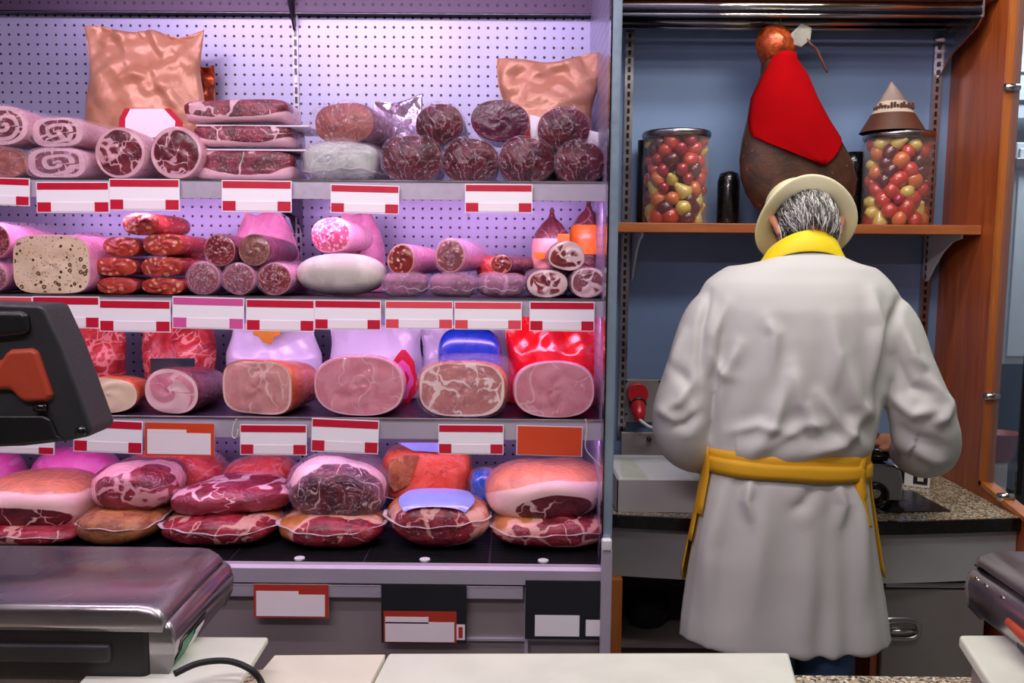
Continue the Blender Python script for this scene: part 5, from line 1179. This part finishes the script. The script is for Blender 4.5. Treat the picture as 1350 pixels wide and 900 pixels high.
def coat_post(co, nr):
    px = pix(co); disp = np.zeros(len(co)); back = np.clip((-nr[:, 1])*1.6+.25, 0, 1)
    for poly, amp, wd in foldL:
        d, tp = polydist(px, poly); disp += 1.6*back*amp*(np.exp(-(d/(wd*.85))**2)-.2*np.exp(-((d-2.*wd)/wd)**2))*np.clip(np.sin(math.pi*np.clip(tp*.86+.1, 0, 1)), 0, 1)**1.1
    # broad drape + fine wrinkle noise, skirt flutes
    sk = np.clip((1.02-co[:, 2])/.5, 0, 1); an = np.arctan2(co[:, 1]-2.26, co[:, 0]-bo.x)
    disp += sk*.007*np.sin(an*9+1)+.0025*sn(co*np.array([1, 1, .6]), 21, 20)
    r = 1-2*np.abs(sn(co*np.array([1, .6, .75]), 23, 15)); disp += .0022*r*np.clip((co[:, 2]-1.02)/.1, 0, 1)*np.clip((1.52-co[:, 2])/.1, 0, 1)
    # nip at the apron band
    bz_ = W(1040, 622, 2.2)[2]; nip = np.exp(-((co[:, 2]-bz_-.006)/.026)**2); inner = np.abs(co[:, 0]-bo.x) < .235
    disp -= .010*nip*inner
    disp += .007*inner*np.exp(-((co[:, 2]-bz_-.06)/.035)**2)*(1+.35*np.sin(co[:, 0]*38))
    return co+nr*disp[:, None]
union([torso, armL, armR], 'coat', .0065, 'coat_cloth', smooth=20, post=coat_post)
# --- body (head, neck, trunk, legs, arms, hands) one mesh
hc_ = W(1061, 296, 2.43); ax = np.array([0, math.cos(R(38)), math.sin(R(38))])
Rh = Matrix.Rotation(R(-52), 3, 'X')   # head local: z = crown, y = face forward
def hl(x, y, z): return hc_+np.array(Rh @ Vector((x, y, z)))
headp = [uvs(hc_, (.077, .098, .112), 28, Rh), uvs(hl(0, .035, -.055), (.056, .062, .065), 24, Rh)]
headp.append(limb([hl(0, .09, .0), hl(0, .118, -.022), hl(0, .112, -.036)], [.010, .016, .012], 12, 4))      # nose
headp.append(limb([hl(-.022, .092, -.060), hl(0, .1, -.060), hl(.022, .092, -.060)], [.006, .009, .006], 10, 4))  # lips
for s_ in (-1, 1):
    headp.append(uvs(hl(s_*.032, .086, .002), (.016, .013, .012), 16, Rh))
nb = W(1058, 345, 2.37)
parts = headp+[limb([hl(0, -.02, -.05), (hl(0, -.01, -.09)+nb)/2+np.array([0, .015, 0]), nb+np.array([0, .01, -.03])], [.056, .050, .07], 22)]
br_ = []
for y, xl, xr, Yc, d in trows[5:14]:
    a = W(xl, y, Yc); b = W(xr, y, Yc); c = (a+b)/2; br_.append(ell(c, (b[0]-a[0])/2-.025, d-.03))
c = W(1037, 700, 2.26); br_.append(ell((c[0], 2.26, c[2]), .165, .07)); br_.append(ell((c[0], 2.26, c[2]-.06), .155, .07))
parts.append(loft(br_))
legx = [W(1010, 860, 2.32)[0]-.02, W(1078, 860, 2.32)[0]+.0]
for lx in legx: parts.append(limb([(lx, 2.26, .88), (lx, 2.26, .70), (lx, 2.25, .50), (lx, 2.27, .30), (lx, 2.27, .09)], [.075, .070, .056, .048, .042], 22))
def arm(pts, rs): parts.append(limb(pts, rs, 18))
arm([W(948, 405, 2.33), W(900, 520, 2.28), W(897, 578, 2.31), W(985, 602, 2.52)], [.05, .045, .04, .028])
arm([W(1165, 405, 2.33), W(1212, 520, 2.29), W(1222, 580, 2.33), W(1196, 590, 2.50)], [.05, .045, .04, .028])
def hand(wp, dirv, side, curl=.5):
    wp = np.array(wp); d = np.array(dirv, float); d /= np.linalg.norm(d); u = np.array([0, 0, 1.]); s_ = np.cross(d, u); s_ /= np.linalg.norm(s_); u = np.cross(s_, d)
    out = [limb([wp, wp+d*.03, wp+d*.075], [.026, .034, .030], 16, 4)]
    for i, (o_, L_) in enumerate(((-.027, .062), (-.009, .074), (.010, .070), (.028, .056))):
        b = wp+d*.078+s_*o_; p1 = b+d*L_*.45-u*.008; p2 = p1+(d*.7-u*curl)*L_*.35; p3 = p2+(d*.35-u*.8)*L_*.3
        out.append(limb([wp+d*.05+s_*o_*.9, b, p1, p2, p3], [.0095, .0092, .0085, .0078, .006], 12, 3))
    b = wp+d*.02+s_*side*.026; out.append(limb([b, b+d*.03+s_*side*.022-u*.01, b+d*.058+s_*side*.024-u*.018], [.013, .0105, .007], 12, 3))
    return out
parts += hand(W(985, 602, 2.52), (.35, .9, .02), 1); parts += hand(W(1194, 590, 2.50), (-.65, .62, .04), -1, .3)
body_o = union(parts, 'body', .0055, 'skin', smooth=3)
# ears
for s_ in (-1, 1):
    q = [hl(s_*.080, -.006, -.052), hl(s_*.086, -.014, -.030), hl(s_*.094, -.020, -.004), hl(s_*.092, -.012, .016), hl(s_*.084, .004, .018)]
    v, f = limb(q, [.007, .009, .0105, .009, .005], 12, 5); fixn(mk('ear', v, f, 'skin', man, loc=LM))
    v, f = limb([hl(s_*.080, -.012, .010), hl(s_*.085, -.022, -.020), hl(s_*.080, -.012, -.055), hl(s_*.072, .03, -.075)], [.0016]*4, 6, 5); mk('mask_strap', v, f, 'mask_white', man, loc=LM)
v, f = uvs(hl(0, .06, -.065), (.060, .060, .052), 26, Rh); o = mk('face_mask', v, f, 'mask_white', man, loc=LM)
# hair: cap + strands over the back of the head
g = random.Random(2); ph = np.linspace(0, math.pi, 26)[1:-1]; V, Fh = uvs(hc_, (.081, .101, .115), 40, Rh)
loc_ = (V-hc_) @ np.array(Rh); 
keep = [i for i, p in enumerate(loc_) if p[1] < .03 and p[2] > -.098]
ks = set(keep); cap = [fc for fc in Fh if len(fc) == 4 and all(i in ks for i in fc)]
fixn(mk('hair_cap', V, cap, 'hair', man, loc=LM, attrs={'rad': np.full(len(V), .3)}))
hv = []; hf = []; ha = []
def on_head(th, ph_, lift): # th azimuth from back, ph_ angle from crown
    return hl((.082+lift)*math.sin(ph_)*math.sin(th), -(.101+lift)*math.sin(ph_)*math.cos(th), (.115+lift)*math.cos(ph_))
for i in range(2300):
    th = g.uniform(-1.55, 1.55); p0 = g.uniform(.75, 2.15); ln = g.uniform(.28, .55); dth = g.gauss(0, .10)+th*.02; wv_ = g.gauss(0, .05)
    if p0+ln > 2.6: ln = max(.12, 2.6-p0)
    if abs(th) > 1.1 and p0+ln > 2.05: ln = max(.1, 2.05-p0)
    k0 = len(hv); lum = g.choice([.05, .1, .3, .4, .5, .7, .9, 1.0]) ; wdt = g.uniform(.0012, .0024); lf = g.uniform(.001, .006)
    for j in range(5):
        u = j/4; c0 = on_head(th+dth*u+wv_*math.sin(u*4), p0+ln*u, .001+lf*math.sin(u*2.2)); w2 = wdt*(1-u*.8)
        hv += [c0-np.array([w2, 0, 0]), c0+np.array([0, -.0012, .0006]), c0+np.array([w2, 0, 0])]; ha += [lum, lum, lum]
        if j:
            a_ = k0+3*(j-1); hf += [(a_, a_+1, a_+4, a_+3), (a_+1, a_+2, a_+5, a_+4)]
mk('hair', hv, hf, 'hair', man, loc=LM, attrs={'rad': ha}, kind='stuff')
# hat: lathe around the head axis
Rx = Matrix.Rotation(R(-60), 3, 'X')
hcn = W(1060, 294, 2.43)
prof = [(.083, .012), (.088, .002), (.100, -.004), (.120, -.008), (.136, -.010), (.1400, -.008), (.1400, -.003), (.134, .000), (.112, .003), (.098, .010), (.092, .022), (.090, .055), (.088, .105), (.078, .130), (.050, .140), (.02, .136), (.002, .134)]
v, f = lathe(prof, 60, False, True)
an = np.arctan2(v[:, 1], v[:, 0]); rr2 = np.hypot(v[:, 0], v[:, 1]); br2 = np.clip((rr2-.098)/.04, 0, 1)
v[:, 2] += br2*(.016*np.cos(an*2+math.pi)+.004*np.sin(an*3)) ; v[:, 0] *= .985
# crown dent
v[:, 2] -= np.where((rr2 < .05) & (v[:, 2] > .12), .012, 0)
v = v @ np.array(Rx).T+hcn; fixn(mk('hat', v, f, 'hat_straw', man, loc=LM, sub=1))
v, f = lathe([(.0935, .014), (.0935, .030)], 60, False, False); v = v @ np.array(Rx).T+hcn; mk('hat_band', v, f, 'hat_straw', man, loc=LM)
# collar
cr_ = []
for y, xl, xr, Yc, d in ((331, 994, 1122, 2.372, .080), (328, 995, 1120, 2.372, .080), (318, 1004, 1113, 2.378, .074), (304, 1013, 1106, 2.388, .068), (304, 1018, 1102, 2.390, .062), (325, 1018, 1102, 2.385, .060)):
    a = W(xl, y, Yc); b = W(xr, y, Yc); c = (a+b)/2; e2 = ell(c, (b[0]-a[0])/2, d, 48, 2.1); e2[:, 2] -= .05*np.clip((e2[:, 1]-Yc+d)/(2*d), 0, 1)+.028*np.abs((e2[:, 0]-c[0])/((b[0]-a[0])/2))**2; cr_.append(e2)
v, f = loft(cr_, False, False); fixn(mk('collar', v, f, 'collar_cloth', man, loc=LM))
# apron
def coat_ring(y, grow):
    ys = [r[0] for r in trows]; xl = np.interp(y, ys, [r[1] for r in trows]); xr = np.interp(y, ys, [r[2] for r in trows]); Yc = np.interp(y, ys, [r[3] for r in trows]); d = np.interp(y, ys, [r[4] for r in trows])
    a = W(xl, y, Yc); b = W(xr, y, Yc); return ell(back_z((a+b)/2, y, Yc, d), (b[0]-a[0])/2+grow, d+grow, 72, 2.3)
def band(name, ys, grow, th=.002, sl=0, a0=None, a1=None, wav=.002):
    rr = []
    for i, y in enumerate(ys):
        r = coat_ring(y, grow+(.0025 if 0 < i < len(ys)-1 else 0)); u = (r[:, 0]-r[:, 0].mean())/.25; r[:, 2] -= sl*u*np.where(r[:, 1] < 2.33, 1, 0)
        r[:, 2] += wav*np.sin(u*8+i); rr.append(r)
    V, Fb = loft(rr, False, False); 
    if a0 is not None:
        t_ = np.linspace(0, 360, 72, endpoint=False); sel = lambda j: a0 <= t_[j] <= a1
        Fb = [q for q in Fb if all(sel(i % 72) for i in q)]
    o = fixn(mk(name, V, Fb, 'apron_cloth', man, loc=LM)); s = o.modifiers.new('s', 'SOLIDIFY'); s.thickness = th; s.offset = 1; return o
band('apron_tie', [600, 608, 616, 624, 631], .003, .003, sl=.006, a0=175, a1=365)
band('apron_tie', [612, 618, 626, 633], .006, .003, sl=.010, a0=180, a1=360, wav=.001)
# front panel of the apron round the front and sides
rr = []
for y in np.linspace(596, 895, 24):
    r = coat_ring(min(y, 862), .012); 
    if y > 862: r[:, 2] -= (y-862)/500
    rr.append(r)
V, Fb = loft(rr, False, False); t_ = np.linspace(0, 360, 72, endpoint=False)
def okq(q):
    for i in q:
        row = i//72; a_ = t_[i % 72]; lim = np.interp(row, [0, 3, 9, 14, 17, 23], [14, 14, 8, 0, -16, -30])
        if not (-min(0, lim) <= a_ <= 180+lim): return False
    return True
o = fixn(mk('apron_panel', V, [q for q in Fb if okq(q)], 'apron_cloth', man, loc=LM)); s = o.modifiers.new('s', 'SOLIDIFY'); s.thickness = .002
# hanging strap at the right side of the waist
st = spline([W(1149, 585, 2.27), W(1139, 600, 2.215), W(1134, 630, 2.195), W(1138, 660, 2.19), W(1146, 695, 2.19)], 6)
wd = [.010]*4+[.016]*14+[.010]*8; V = []; Fs = []
for i, p in enumerate(st):
    w_ = wd[min(i, len(wd)-1)]; V += [p+np.array([-w_, 0, 0]), p+np.array([0, -.004, 0]), p+np.array([w_, .004, 0])]
    if i: k = 3*i-3; Fs += [(k, k+1, k+4, k+3), (k+1, k+2, k+5, k+4)]
o = fixn(mk('apron_strap', V, Fs, 'apron_cloth', man, loc=LM)); s = o.modifiers.new('s', 'SOLIDIFY'); s.thickness = .002
# trousers and shoes
tp = []
for lx in legx: tp.append(limb([(lx, 2.26, .90), (lx, 2.26, .72), (lx, 2.26, .50), (lx, 2.28, .30), (lx, 2.28, .07)], [.078, .076, .075, .074, .072], 24))
union(tp, 'trousers', .008, 'jeans', smooth=4, post=lambda co, nr: co+nr*(.004*sn(co, 31, 30))[:, None])
for lx in legx: v, f = limb([(lx, 2.20, .045), (lx, 2.28, .055), (lx, 2.36, .040), (lx, 2.42, .030)], [.036, .044, .040, .028], 18); v[:, 2] = np.maximum(v[:, 2], .002); mk('shoe', v, f, 'shoe', man, loc=LM)
